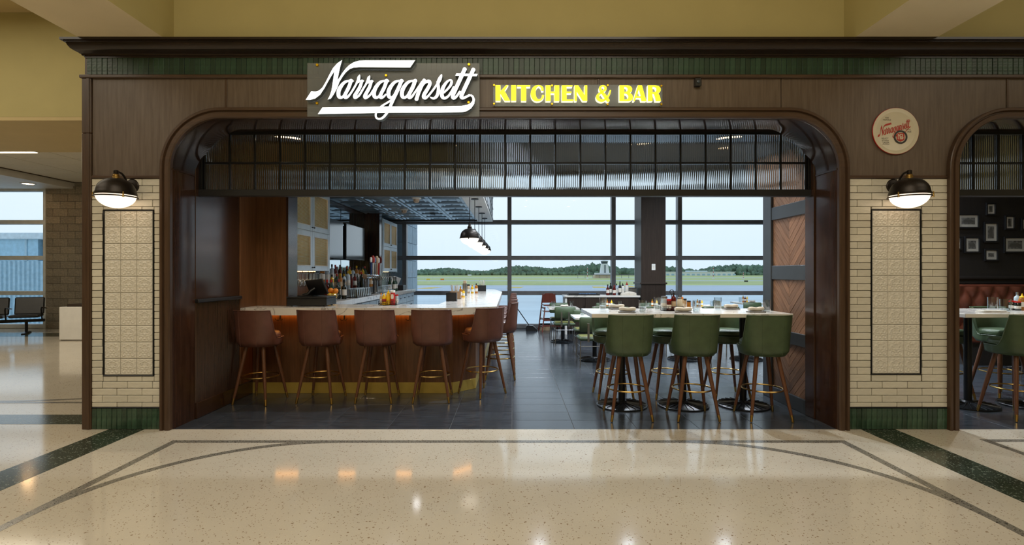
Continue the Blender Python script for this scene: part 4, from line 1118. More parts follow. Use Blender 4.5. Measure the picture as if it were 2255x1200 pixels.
a_bowl = [(880, 442, 44), (805, 440, 44), (735, 466, 60), (675, 530, 76), (632, 610, 84), (622, 680, 82), (636, 728, 76), (672, 744, 56), (718, 712, 46), (772, 620, 46), (822, 520, 52), (850, 450, 60)]
a_stem = [(852, 438, 74), (812, 555, 74), (762, 655, 70), (738, 722, 70), (758, 744, 62), (800, 722, 50), (850, 660, 42)]
def sh(pts, dx): return [(p[0]+dx,)+tuple(p[1:]) for p in pts]
LET = {
 'a': [a_bowl, a_stem+[(900, 580, 42), (950, 490, 42), (985, 410, 50)]],
 'r': [[(985, 450, 60), (993, 385, 64), (1006, 345, 36), (1010, 332, 14)], [(970, 432, 30), (1020, 438, 30), (1072, 440, 34)], [(1052, 442, 56), (1012, 555, 70), (962, 640, 72), (922, 708, 74), (926, 744, 62), (962, 733, 50), (1012, 688, 45), (1070, 590, 42), (1130, 490, 42), (1165, 415, 50)]],
 'r2': [[(1162, 460, 60), (1172, 395, 64), (1188, 358, 36), (1192, 345, 14)], [(1145, 440, 30), (1195, 444, 30), (1246, 446, 34)], [(1226, 448, 56), (1186, 560, 70), (1138, 650, 74), (1106, 714, 76), (1112, 747, 62), (1152, 735, 50), (1205, 690, 42), (1250, 620, 42)]],
 'a2': [sh(a_bowl, 648), sh(a_stem[:-2], 648)+[(1448, 725, 46), (1482, 690, 34)]],
 'g': [sh(a_bowl, 912), [(1772, 440, 74), (1722, 560, 76), (1662, 690, 74), (1612, 800, 68), (1562, 915, 60), (1504, 1025, 54), (1436, 1105, 48), (1372, 1132, 40), (1316, 1112, 40), (1302, 1055, 40), (1332, 985, 40), (1402, 908, 40), (1482, 855, 38), (1560, 808, 40), (1612, 760, 30)]],
 'a3': [sh(a_bowl, 1157), Bx([(450, 438, 74), (408, 555, 74), (356, 655, 70), (330, 722, 70), (350, 746, 62), (392, 722, 50), (450, 640, 42), (520, 540, 42), (575, 460, 46)])],
 'n': [Bx([(612, 430, 66), (560, 540, 76), (512, 650, 78), (474, 768, 76)]), Bx([(530, 610, 30), (600, 500, 44), (650, 455, 60), (705, 452, 74), (715, 505, 72), (672, 590, 74), (622, 672, 78), (604, 728, 76), (632, 754, 58), (682, 718, 46), (740, 650, 42), (808, 560, 42), (860, 480, 44)])],
 's': [Bx([(868, 470, 66), (895, 410, 80), (922, 350, 52), (930, 325, 20)]), Bx([(864, 460, 58), (872, 560, 62), (866, 650, 66), (840, 720, 64), (790, 757, 50), (748, 748, 38), (722, 733, 16)])],
 'e': [Bx([(978, 648, 40), (1048, 580, 46), (1100, 510, 56), (1113, 445, 50), (1082, 424, 36), (1022, 465, 52), (962, 555, 74), (934, 650, 82), (944, 728, 76), (988, 754, 58), (1050, 720, 46), (1108, 640, 46), (1150, 560, 46)])],
 't': [Bx([(1350, 230, 80), (1300, 340, 82), (1240, 470, 82), (1172, 620, 80), (1132, 718, 78), (1152, 755, 62), (1200, 725, 50), (1262, 640, 46)])],
 't2': [Bx([(1508, 238, 80), (1460, 340, 82), (1400, 470, 82), (1330, 620, 80), (1290, 718, 78), (1312, 752, 62), (1370, 735, 50), (1432, 702, 44)])],
}
T_BAR = Bx([(1200, 303), (1590, 312), (1570, 356), (1180, 346)])
U_POLY = [(247, 1045), (330, 925)] + Bx([(0, 905), (900, 903), (1300, 895), (1400, 875), (1460, 845), (1495, 800), (1490, 750), (1470, 722), (1445, 716), (1442, 688), (1475, 686), (1512, 712), (1540, 780), (1525, 860), (1470, 940), (1390, 990), (1300, 1010), (900, 1018)]) + [(1572, 1020)]
def fill_poly(mb, polys, f, y0, y1, mi_f, mi_s):
    """polys: outer plus holes; f maps to (x, z); extruded y0 (front) .. y1"""
    cu = bpy.data.curves.new('tmp', 'CURVE'); cu.dimensions = '2D'; cu.fill_mode = 'BOTH'
    for p in polys:
        s = cu.splines.new('POLY'); s.points.add(len(p)-1); s.use_cyclic_u = True
        for q, c in zip(s.points, p): x, z = f(*c); q.co = (x, z, 0, 1)
    o = bpy.data.objects.new('tmp', cu); COL.objects.link(o)
    dg = bpy.context.evaluated_depsgraph_get(); me = bpy.data.meshes.new_from_object(o.evaluated_get(dg))
    vs = [(v.co.x, y0, v.co.y) for v in me.vertices]; fs = [tuple(p.vertices) for p in me.polygons]
    mb.add(vs, fs, mi_f)
    bpy.data.objects.remove(o); bpy.data.curves.remove(cu); bpy.data.meshes.remove(me)
    if y1 is not None:
        for p in polys:
            q = [f(*c) for c in p]; n = len(q)
            mb.add([(x, y0, z) for x, z in q]+[(x, y1, z) for x, z in q], [(i, (i+1) % n, (i+1) % n+n, i+n) for i in range(n)], mi_s)
def stroke_mesh(mb, pts, f, y0, y1, mi_f=0, mi_s=1):
    L, Rr = stroke_poly(pts); n = len(L)
    l = [f(*p) for p in L]; r = [f(*p) for p in Rr]
    mb.add([(x, y0, z) for x, z in l]+[(x, y0, z) for x, z in r], [(i, i+1, n+i+1, n+i) for i in range(n-1)], mi_f)
    if y1 is not None:
        ring = l+r[::-1]; m = len(ring)
        mb.add([(x, y0, z) for x, z in ring]+[(x, y1, z) for x, z in ring], [(i, (i+1) % m, (i+1) % m+m, i+m) for i in range(m)], mi_s)
    # round ends
    for (p, q) in ((pts[0], pts[1]), (pts[-1], pts[-2])):
        rr = p[2]/2*.96; k = 10
        c = [f(p[0]+rr*math.cos(2*PI*i/k), p[1]+rr*math.sin(2*PI*i/k)) for i in range(k)]
        mb.add([(x, y0-.00002, z) for x, z in c], [tuple(range(k))], mi_f)
        if y1 is not None: mb.add([(x, y0, z) for x, z in c]+[(x, y1, z) for x, z in c], [(i, (i+1) % k, (i+1) % k+k, i+k) for i in range(k)], mi_s)
def no_recalc_build(mb, name, mats, par):
    me = bpy.data.meshes.new(name); me.from_pydata(mb.v, [], mb.f)
    for m in mats: me.materials.append(MATS[m])
    me.polygons.foreach_set('material_index', mb.m); return link(name, me, par)
SYF, SYP = 4.765, 4.822
sg = thing('script_sign', 'glowing white script sign on a clear smoked panel over the arch', 'sign')
fs1 = lambda u, v: (PX(670+u/SU, SYF), PZ(125+v/SU, SYF))
MB().box(PX(676.4, SYP), PX(1056, SYP), SYP, SYP+.010, PZ(256.6, SYP), PZ(138.5, SYP), .002).build('backing_panel', 'sign_panel_glass', sg)
mb = MB(); fill_poly(mb, [N_POLY], fs1, SYF, SYP-.002, 0, 1); no_recalc_build(mb, 'letter', ['sign_white', 'sign_return'], sg)
for i, (kk, st) in enumerate(LET.items()):
    mb = MB()
    for s in st: stroke_mesh(mb, s, fs1, SYF-.0002*(i % 3), SYP-.002)
    if kk == 't2': fill_poly(mb, [T_BAR], fs1, SYF-.0008, SYP-.002, 0, 1)
    no_recalc_build(mb, 'letter', ['sign_white', 'sign_return'], sg)
mb = MB(); fill_poly(mb, [U_POLY], fs1, SYF-.0006, SYP-.002, 0, 1); no_recalc_build(mb, 'underline', ['sign_white', 'sign_return'], sg)
def bolt(par, px, py, Y, r=.014):
    x, z = PX(px, Y), PZ(py, Y)
    mb = MB(); mb.tube([(x, Y-.012, z), (x, Y-.006, z), (x, 4.9, z)], [r*.8, r, r*.9], 14); mb.build('standoff_bolt', 'gold', par, True)
for px, py in ((699, 143.5), (698.5, 227.5), (850.5, 166.5), (1032.7, 142.5), (1032, 226)): bolt(sg, px, py, SYP)
KU = 11.275; KF, KP = 4.80, 4.845
sg2 = thing('lettered_sign', 'glowing yellow capital letter sign on a clear panel over the arch', 'sign')
fs2 = lambda u, v: (PX(1080+u/KU, KF), PZ(175+v/KU, KF))
MB().box(PX(1085.3, KP), PX(1459, KP), KP, KP+.008, PZ(234, KP), PZ(186.2, KP), .002).build('backing_panel', 'sign_panel_glass', sg2)
def D_(p): return [(x+2142, y) for x, y in p]
KL = [[[(125, 138), (248, 138), (248, 292), (390, 138), (442, 138), (352, 282), (488, 530), (352, 530), (250, 365), (248, 365), (248, 530), (125, 530)]],
      [[(515, 138), (637, 138), (637, 530), (515, 530)]],
      [[(665, 140), (990, 140), (985, 182), (890, 182), (890, 535), (760, 535), (760, 182), (665, 182)]],
      [[(1318, 285), (1318, 215), (1300, 180), (1260, 150), (1190, 135), (1110, 150), (1050, 200), (1010, 280), (997, 360), (1010, 435), (1040, 490), (1090, 530), (1150, 548), (1220, 540), (1285, 505), (1322, 450), (1335, 385), (1280, 380), (1275, 430), (1250, 475), (1205, 495), (1160, 470), (1135, 420), (1122, 340), (1130, 250), (1155, 195), (1190, 172), (1225, 180), (1252, 215), (1265, 285)]],
      [[(1370, 143), (1497, 143), (1497, 300), (1590, 300), (1590, 143), (1708, 143), (1708, 538), (1585, 538), (1585, 345), (1495, 345), (1495, 538), (1370, 538)]],
      [[(1770, 143), (2040, 143), (2030, 182), (1892, 182), (1892, 300), (2015, 300), (2005, 342), (1892, 342), (1892, 495), (2062, 495), (2055, 538), (1770, 538)]],
      [[(2085, 143), (2180, 143), (2335, 380), (2335, 143), (2404, 143), (2404, 535), (2290, 535), (2145, 310), (2145, 538), (2085, 538)]],
      None,
      [D_([(1060, 143), (1270, 143), (1325, 158), (1362, 190), (1380, 235), (1370, 290), (1325, 335), (1372, 370), (1398, 430), (1385, 490), (1350, 525), (1300, 540), (1060, 540)]), D_([(1180, 185), (1225, 190), (1256, 220), (1262, 258), (1245, 295), (1215, 308), (1180, 308)]), D_([(1180, 352), (1230, 358), (1268, 390), (1280, 430), (1267, 475), (1235, 495), (1180, 495)])],
      [D_([(1520, 143), (1620, 143), (1730, 540), (1605, 540), (1585, 460), (1470, 460), (1440, 540), (1400, 540)]), D_([(1543, 255), (1588, 415), (1492, 415)])],
      [D_([(1765, 143), (1955, 143), (2030, 160), (2075, 200), (2088, 250), (2075, 300), (2020, 350), (2055, 385), (2072, 440), (2092, 540), (1960, 540), (1940, 440), (1918, 375), (1895, 358), (1882, 358), (1882, 540), (1765, 540)]), D_([(1882, 185), (1930, 190), (1968, 215), (1978, 255), (1962, 295), (1930, 315), (1882, 318)])]]
for P in KL:
    mb = MB()
    if P is None:
        for s in ([(835, 280, 42), (800, 385, 52), (735, 470, 60), (660, 520, 70), (590, 520, 84), (530, 480, 92), (520, 420, 90), (560, 360, 70), (640, 305, 60), (705, 250, 74), (705, 190, 70), (655, 158, 46), (600, 180, 60), (582, 235, 72), (610, 295, 84), (680, 385, 96), (745, 475, 98), (775, 515, 92)],):
            stroke_mesh(mb, [(x+2142, y, q) for x, y, q in s], fs2, KF, KP-.001)
    else: fill_poly(mb, P, fs2, KF, KP-.001, 0, 1)
    no_recalc_build(mb, 'letter', ['sign_yellow', 'sign_cream_side'], sg2)
for px, py in ((1088, 188), (1215.5, 189), (1338, 188.5), (1456, 189.5), (1088, 229), (1215.5, 229.5), (1337.7, 230), (1456, 230)): bolt(sg2, px, py, KP, .011)
# ---- round tin sign
TYY = 4.862; tcx, tcz = PX(1976.5, TYY), PZ(287.3, TYY); TR = .222
tin = thing('tray_sign', 'round cream tin sign with red script hung over the tiled pilaster', 'sign', (tcx, 4.9, tcz))
mb = MB(); mb.lathe([(TR-.012, 0), (TR-.004, -.0), (TR, .010), (TR, .016), (TR-.004, .018)], 64, cap=False)
mb.xf(Matrix.Rotation(PI/2, 4, 'X')); mb.build('red_rim', 'red_plastic', tin, True)
mb = MB(); mb.lathe([(TR-.003, .018), (TR-.010, .0195), (TR-.030, .0135), (TR-.034, .0155), (TR-.040, .0135), (0, .0135)], 64, cap=False)
mb.xf(Matrix.Rotation(PI/2, 4, 'X')); mb.build('face', 'tray_cream', tin, True, 60)
def tz(cx, cy): return (PX(1900+cx/9.233, TYY)-tcx, PZ(220+cy/9.233, TYY)-tcz)
sc = 655/3085*1.10; ca, sa = math.cos(R(-16.5)), math.sin(R(-16.5))
def ft(u, v):
    u2, v2 = (u-25)*sc, (v-785)*sc*1.25
    return tz(338+ca*u2-sa*v2, 745+sa*u2+ca*v2)
NP2 = [p for p in N_POLY]
mb = MB(); fill_poly(mb, [[(min(x, 1520) if x > 1100 else x, y) for x, y in N_POLY]], ft, -.0147, None, 0, 0)
yy_ = -.0148
for st in LET.values():
    for s in st: yy_ -= .00004; stroke_mesh(mb, [(p[0], p[1], p[2]*1.1) for p in s], ft, yy_, None)
fill_poly(mb, [T_BAR], ft, -.0159, None, 0, 0)
fill_poly(mb, [[(330, 925), (247, 1045), (600, 1040), (640, 920)]], lambda u, v: ft(u+1080, v+60), -.0148, None, 0, 0)
fill_poly(mb, [Bx([(380, 1180), (480, 1180), (1500, 735), (1440, 705)])], ft, -.0148, None, 0, 0)
for i in range(len(mb.m)): mb.m[i] = 0
stuff(no_recalc_build(mb, 'red_script', ['red_print'], tin))
def text(par, body, cx, cy, size, m, rot=0, shear=0, name='lettering'):
    cu = bpy.data.curves.new('txt', 'FONT'); cu.body = body; cu.size = size; cu.align_x = 'CENTER'; cu.align_y = 'CENTER'; cu.shear = shear; cu.offset = 0
    o = bpy.data.objects.new('txt', cu); COL.objects.link(o); dg = bpy.context.evaluated_depsgraph_get()
    me = bpy.data.meshes.new_from_object(o.evaluated_get(dg)); bpy.data.objects.remove(o); bpy.data.curves.remove(cu)
    me.materials.clear(); me.materials.append(MATS[m]); p = link(name, me, par); x, z = cx, cy
    p.location = (x, -.0149, z); p.rotation_euler = (PI/2, rot, 0); p['kind'] = 'stuff'; return p
for body, cx, cy, s in (('THE', 527, 352, 40), ('FAMOUS', 530, 392, 40), ('SELECT', 488, 772, 42), ('STOCK', 497, 815, 42), ('LAGER', 508, 858, 42), ('BANQUET', 962, 586, 23), ('ALE', 985, 630, 48)):
    x, z = tz(cx, cy); text(tin, body, x, z, s*1.05/9.233*TYY/F, 'black_print')
mb = MB(); x0, z0 = tz(436, 893); x1, z1 = tz(575, 887); mb.box(x0, x1, -.0150, -.0135, z0, z1); mb.build('lettering_rule', 'black_print', tin)
ex, ez = tz(805, 742); rr = 138/9.233*TYY/F
mb = MB(); mb.lathe([(rr, .0140), (rr, .0172), (rr*.76, .0172), (rr*.76, .0140)], 40, cap=False); mb.xf(Matrix.Translation((ex, 0, ez)) @ Matrix.Rotation(PI/2, 4, 'X')); mb.build('emblem_ring', 'black_print', tin, True)
mb = MB(); h = rr*.56; mb.prism([(ex-h*.7, ez+h*1.05), (ex+h*.75, ez+h*1.05), (ex+h, ez+h*.7), (ex+h, ez-h*.7), (ex+h*.6, ez-h*.98), (ex, ez-h*1.2), (ex-h*.6, ez-h*.98), (ex-h, ez-h*.7), (ex-h, ez+h*.7)], -.0174, -.0138); mb.build('emblem_shield', 'red_print', tin)
for b_, dx in (('N', -.004), ('B', .006)):
    o = text(tin, b_, ex+dx, ez, rr*1.15, 'tray_cream'); o.location.y = -.0177-(.0003 if b_ == 'B' else 0)
# small black sensor
sn = thing('motion_sensor', 'small black sensor box on the wood panel beside the yellow sign', 'sensor', (PX(1536, 4.88), 4.9, PZ(182, 4.88)))
MB().box(-.03, .03, -.045, 0, -.038, .038, .004).build('body', 'black_plastic', sn); MB().lathe([(.012, 0), (.014, .006), (0, .01)], 12).xf(Matrix.Translation((0, -.045, 0)) @ Matrix.Rotation(PI/2, 4, 'X')).build('lens', 'far_glass', sn, True)
# ---- wall sconces
def sconce(x, lab):
    s = thing('wall_sconce', lab, 'lamp', (x, 4.9, 2.326), 0, 'dome sconces on the tiled pilasters')
    L = -.205; zr = -.118; r = .160
    mb = MB(); mb.lathe([(.068, -.012), (.068, .006), (.058, .016), (.03, .02), (.022, .03), (0, .03)], 28); mb.xf(Matrix.Rotation(PI/2, 4, 'X')); mb.build('wall_plate', 'bronze', s, True)
    pts = [(0, -.02, 0)]+[(0, -.105-.095*math.cos(a), .0+.105*math.sin(a)) if a > .0 else (0, -.02, 0) for a in [R(180-t) for t in range(170, 30, -14)]]
    pts = [(0, -.01, 0), (0, -.045, .004), (0, -.075, .030), (0, -.10, .065), (0, -.135, .092), (0, -.175, .100), (0, L, .100)]
    mb = MB(); mb.tube([tuple(p) for p in catmull(pts, 5)], .0095, 10); mb.build('arm', 'bronze', s, True)
    def at(mb): return mb.xf(Matrix.Translation((0, L, 0)))
    mb = MB(); mb.lathe([(.018, .066), (.020, .072), (.020, .108), (.016, .113), (0, .113)], 16); at(mb).build('cap', 'bronze', s, True)
    mb = MB(); mb.lathe([(.030, zr+.152), (.030, zr+.168), (.026, zr+.172), (.026, zr+.186), (.020, zr+.192), (.018, zr+.20)], 20); at(mb).build('brass_neck', 'brass', s, True)
    d = thing('x', 'x', 'x'); bpy.data.objects.remove(d)
    o = dome_part(r, s, 'bronze', .82, zr); o.location.y = L
    mb = MB(); mb.torus(r*1.03, .0065, zr-.016, 40, 8); at(mb).build('rim', 'bronze', s, True)
    o = lamp_bowl(r, 'glass_bowl', 'lamp_glass', s, zr-.002); o.location.y = L
    for k in range(3):
        a = R(-35)+2*PI*k/3; c_, q_ = r*1.07*math.cos(a), r*1.07*math.sin(a)
        mb = MB(); mb.tube([(c_, q_, zr-.028), (c_, q_, zr-.02), (c_, q_, zr+.02)], [.010, .007, .006], 8); at(mb).build('clamp', 'brass', s, True)
sconce(PX(292, Y0), 'bronze dome wall sconce over the tiled pilaster by the gate lounge')
sconce(PX(1966, Y0), 'bronze dome wall sconce over the tiled pilaster below the round sign')

# ================================================================== CONTAINERS
def bottle(label, loc, h, r, body, cap='black_plastic', lab=None, kind='wine', group=None, lz=(.2, .5), name='bottle', rz=0):
    b = thing(name, label, 'bottle', loc, rz, group)
    if kind == 'wine': pr = [(r*.9, 0), (r, .004), (r, h*.58), (r*.85, h*.65), (r*.38, h*.74), (r*.36, h*.93)]
    elif kind == 'liquor': pr = [(r*.92, 0), (r, .004), (r, h*.66), (r*.8, h*.74), (r*.36, h*.80), (r*.36, h*.93)]
    elif kind == 'squeeze': pr = [(r*.92, 0), (r, .006), (r*.96, h*.35), (r, h*.62), (r*.7, h*.74), (r*.55, h*.76)]
    else: pr = [(r*.92, 0), (r, .004), (r, h*.82), (r*.9, h*.86)]
    MB().lathe(pr, 14).build('glass' if kind in ('wine', 'liquor') else 'body', body, b, True)
    top = pr[-1]
    if kind == 'squeeze': cp = [(top[0]*1.25, h*.75), (top[0]*1.2, h*.82), (top[0]*.5, h*.86), (top[0]*.18, h)]
    elif kind == 'jar': cp = [(r*1.02, h*.85), (r*1.02, h*.99), (r*.9, h)]
    else: cp = [(top[0]*1.15, h*.86), (top[0]*1.15, h*.99), (top[0]*.8, h)]
    MB().lathe(cp, 12).build('cap', cap, b, True)
    if lab: MB().lathe([(r*1.015, h*lz[0]), (r*1.015, h*lz[1])], 14, cap=False).build('paper_label', lab, b, True)
    return b
def tumbler(label, loc, h=.125, r=.038, group=None):
    t = thing('tumbler', label, 'glass', loc, 0, group)
    MB().lathe([(r*.92, 0), (r*.95, .002), (r, h), (r-.0025, h), (r*.88, .012), (0, .012)], 20).build('glass_wall', 'tumbler_glass', t, True)
    MB().lathe([(r*.9, .012), (r*.93, h*.32), (0, h*.32)], 16).build('water', 'tumbler_glass', t, True)
    return t
def napkin(label, loc, rz, group=None):
    p = thing('side_plate', 'slate plate beneath ' + label, 'plate', loc, rz, 'slate plates')
    MB().box(-.085, .085, -.06, .06, 0, .012, .004).build('plate_body', 'slate_plate', p); MB().box(-.07, .07, -.045, .045, .012, .014, .001).build('plate_well', 'slate_plate', p)
    n = thing('napkin_roll', label, 'napkin', (loc[0], loc[1], loc[2]+.014), rz+R(12), 'rolled napkins')
    mb = MB(); pts = []
    for i in range(9): t = i/8; pts.append((-.085+.17*t, .004*math.sin(6*t), .022+.003*math.sin(9*t)))
    mb.tube(pts, [.018, .021, .023, .022, .021, .022, .024, .023, .020], 12); mb.build('roll', 'napkin', n, True)
    mb = MB(); mb.tube([(.075, -.010, .030), (.085, .004, .034), (.088, .016, .024), (.080, .014, .010)], .006, 8); mb.build('fold', 'napkin', n, True)
def caddy(label, loc, w_=.17, d_=.12, h=.06, rz=0):
    c = thing('wire_caddy', label, 'caddy', loc, rz, 'wire condiment caddies')
    MB().box(-w_/2, w_/2, -d_/2, d_/2, 0, .006, .002).build('tray', 'black_metal', c)
    for z in (h*.5, h):
        MB().tube([(-w_/2, -d_/2, z), (w_/2, -d_/2, z), (w_/2, d_/2, z), (-w_/2, d_/2, z)], .003, 6, closed=True).build('wire_ring', 'black_metal', c)
    for k in range(5):
        x = -w_/2+w_*k/4
        for y in (-d_/2, d_/2): MB().tube([(x, y, .003), (x, y, h)], .0025, 5).build('wire', 'black_metal', c)
    return c
# ---- condiments on the bar front
CY, CX = 6.60, PX(856, 6.6)
caddy('black wire caddy of condiments on the bar top', (CX, CY, BT), .23, .13, .055)
BZ = BT+.007
bottle('small orange hot sauce bottle in the bar top caddy', (CX-.092, CY-.02, BZ), .15, .018, 'tan_label', 'orange_peel', 'paper_label', 'liquor')
bottle('short yellow mustard bottle in the bar top caddy', (CX-.052, CY-.03, BZ), .15, .028, 'yellow_plastic', 'yellow_plastic', 'red_print', 'squeeze', lz=(.25, .5), name='mustard_bottle')
bottle('tall yellow mustard bottle in the middle of bar top caddy', (CX-.002, CY-.01, BZ), .19, .030, 'yellow_plastic', 'yellow_plastic', 'yellow_plastic', 'squeeze', name='mustard_bottle')
kt = bottle('red ketchup bottle in the bar top caddy', (CX+.058, CY-.025, BZ), .185, .031, 'red_plastic', 'white_plastic', None, 'jar', name='ketchup_bottle')
MB().prism([(-.014, .075), (.014, .075), (.018, .105), (.013, .135), (-.013, .135), (-.018, .105)], -.034, -.024).build('keystone_label', 'paper_label', kt)
bottle('small jar with red cap at the end of the bar top caddy', (CX+.098, CY+.02, BZ), .13, .022, 'clear_bottle', 'red_plastic', 'paper_label', 'jar')
# ---- till on the bar front
px_, py_ = -2.53, 6.50
t = thing('till', 'black cash till with angled touch screen on the bar top', 'till', (px_, py_, BT))
mb = MB(); mb.box(-.245, .245, -.19, .16, .012, .105, .006); mb.build('cash_drawer', 'black_plastic', t)
MB().box(-.25, .25, -.20, .17, .105, .122, .004).build('drawer_lid', 'black_plastic', t)
for sx in (-.2, .2):
    for sy in (-.15, .12): MB().lathe([(.012, 0), (.012, .013)], 10, sx, sy).build('foot', 'black_plastic', t, True)
M1 = Matrix.Translation((.06, -.02, .235)) @ Matrix.Rotation(R(-16), 4, 'Y') @ Matrix.Rotation(R(20), 4, 'X') @ Matrix.Rotation(R(-28), 4, 'Z')
mb = MB(); mb.box(-.15, .15, -.012, .012, -.105, .105, .006); mb.xf(M1); sc_ = mb.build('monitor', 'black_plastic', t)
mb = MB(); mb.box(-.14, .14, .012, .0135, -.095, .095); mb.xf(M1); mb.build('screen', 'screen', sc_)
mb = MB(); mb.tube([(-.09, -.07, .125), (-.03, -.06, .15), (.0, -.05, .19), (.04, -.03, .22)], [.03, .026, .022, .022], 10); mb.build('stand_arm', 'black_metal', t, True)
MB().box(-.15, .06, -.12, .04, .122, .134, .005).build('stand_base', 'black_metal', t)
# ---- oranges
t = thing('fruit_bowl', 'wire bowl of citrus on the back counter beside the till', 'bowl', (-2.72, 7.78, BT))
for k in range(5): MB().torus(.055+.008*k, .0025, .01+.02*k, 24, 6).build('wire_ring', 'chrome', t, True)
MB().lathe([(.05, 0), (.05, .008), (0, .008)], 20).build('base', 'chrome', t, True)
for k, (x, y, z, m) in enumerate(((-.04, .02, .145, 'orange_peel'), (.045, -.015, .14, 'orange_peel'), (.0, .04, .08, 'lemon_peel'), (.03, -.03, .065, 'lemon_peel'), (-.035, -.03, .07, 'lemon_peel'))):
    o = thing('orange' if k < 2 else 'lemon', ['larger orange on top of the wire fruit bowl', 'orange on top of the wire fruit bowl, nearer the wine bottles', 'lemon at the back of the wire fruit bowl', 'lemon low in wire bowl on the wine bottle side', 'lemon low in wire bowl on the till side'][k], 'fruit', (-2.72+x, 7.78+y, BT+z-.04+.04), 0)
    pr = [(0, -.041)]+[(.042*math.sin(PI*i/10), -.042*math.cos(PI*i/10)) for i in range(1, 10)]+[(0, .040)]
    MB().lathe(pr, 16).build('peel', m, o, True, 80); MB().lathe([(.004, .039), (.005, .043), (0, .044)], 8).build('stem_end', 'green_bottle', o, True)
# ---- wine bottles, pint glasses, spirits on the back counter
wb = [(-2.64, 8.05, 'paper_label', 'dark_bottle'), (-2.73, 8.00, None, 'dark_bottle'), (-2.82, 7.99, 'tan_label', 'green_bottle'), (-2.90, 8.03, None, 'red_bottle'), (-2.69, 8.22, 'tan_label', 'dark_bottle'), (-2.80, 8.26, 'paper_label', 'green_bottle'), (-2.90, 8.24, 'red_print', 'dark_bottle')]
wl_ = ['dark wine bottle with pale label at the front corner of bottle cluster', 'unlabelled dark wine bottle next to the citrus bowl', 'green wine bottle with tan label behind the citrus bowl', 'dark red wine bottle closest to the cabinet stile', 'dark wine bottle with tan label next to the pint glasses', 'green wine bottle with pale label in the second row', 'dark wine bottle with red label against the wall side']
for (x, y, l, m), lab in zip(wb, wl_): bottle(lab, (x, y, BT), .31, .038, m, 'red_plastic' if m != 'dark_bottle' else 'black_plastic', l, 'wine', 'wine bottles on the back counter')
mt = thing('bar_mat', 'long black rubber mat under the pint glasses', 'mat', (-2.66, 8.40, BT)); MB().box(-.12, .12, 0, .98, 0, .006, .002).build('mat_base', 'black_plastic', mt)
mb = MB()
for k in range(24): mb.box(-.115, .115, .02+.04*k, .03+.04*k, .006, .009)
stuff(mb.build('mat_rib', 'black_plastic', mt))
mt = thing('glass_rack', 'low steel drip rail under the glass mugs beyond the taps', 'rack', (-2.66, 10.12, BT)); MB().box(-.12, .12, 0, .88, 0, .012, .003).build('tray', 'steel', mt); mb = MB(); mb.tube([(.12, 0, .05), (.12, .88, .05)], .004, 6); mb.build('guard_rail', 'chrome', mt)
pg = thing('pint_glass', 'x', 'glass', (0, 0, 0), 0, 'upturned pint glasses')
MB().lathe([(.044, 0), (.031, .145), (.0, .145)], 16).build('glass_wall', 'tumbler_glass', pg, True); MB().lathe([(.031, .132), (.030, .147), (0, .147)], 16).build('glass_foot', 'clear_bottle', pg, True)
KP_ = Kind(pg)
for c, x in enumerate((-2.585, -2.69)):
    for k in range(8): KP_.put((x, 8.46+.105*k, BT+.009), 0, 'upturned pint glass on the black mat, %s in the %s' % (ORD[k], 'row along the counter edge' if c == 0 else 'row nearer the spirits'), 'upturned pint glasses, row %d' % (c+1))
for k in range(8): KP_.put((-2.60, 10.18+.105*k, BT+.012), 0, 'upturned glass on the steel drip rail, %s past the taps' % ORD[k], 'upturned glasses beyond the taps')
rs = thing('bottle_riser', 'dark stepped riser holding spirits before the mirror', 'shelf', (-3.235, 8.45, BT)); MB().box(0, .16, 0, 2.75, 0, .24, .004).build('upper_step', 'black_plastic', rs); MB().box(.16, .30, 0, 2.75, 0, .12, .004).build('lower_step', 'black_plastic', rs)
cols = ['amber_bottle', 'clear_bottle', 'red_bottle', 'gold_bottle', 'dark_bottle', 'clear_bottle', 'amber_bottle', 'red_bottle', 'green_bottle', 'gold_bottle', 'clear_bottle', 'amber_bottle', 'dark_bottle']
cn_ = {'amber_bottle': 'amber', 'clear_bottle': 'clear', 'red_bottle': 'dark red', 'gold_bottle': 'golden', 'dark_bottle': 'black', 'green_bottle': 'green'}
for row, (x, z) in enumerate(((-3.155, .24), (-3.005, .12))):
    for k in range(13):
        m = cols[(k*5+row*3) % 13]; h = random.uniform(.25, .33)
        bottle('%s spirit bottle on the %s riser step, %s from the pale cabinet' % (cn_[m], ('upper', 'lower')[row], ORD[k]), (x+random.uniform(-.012, .012), 8.55+.205*k, BT+z), h, random.uniform(.034, .042), m, random.choice(['black_plastic', 'red_plastic', 'gold', 'chrome']), random.choice([None, 'paper_label', 'tan_label', 'paper_label']), 'liquor', 'spirit bottles on the riser')
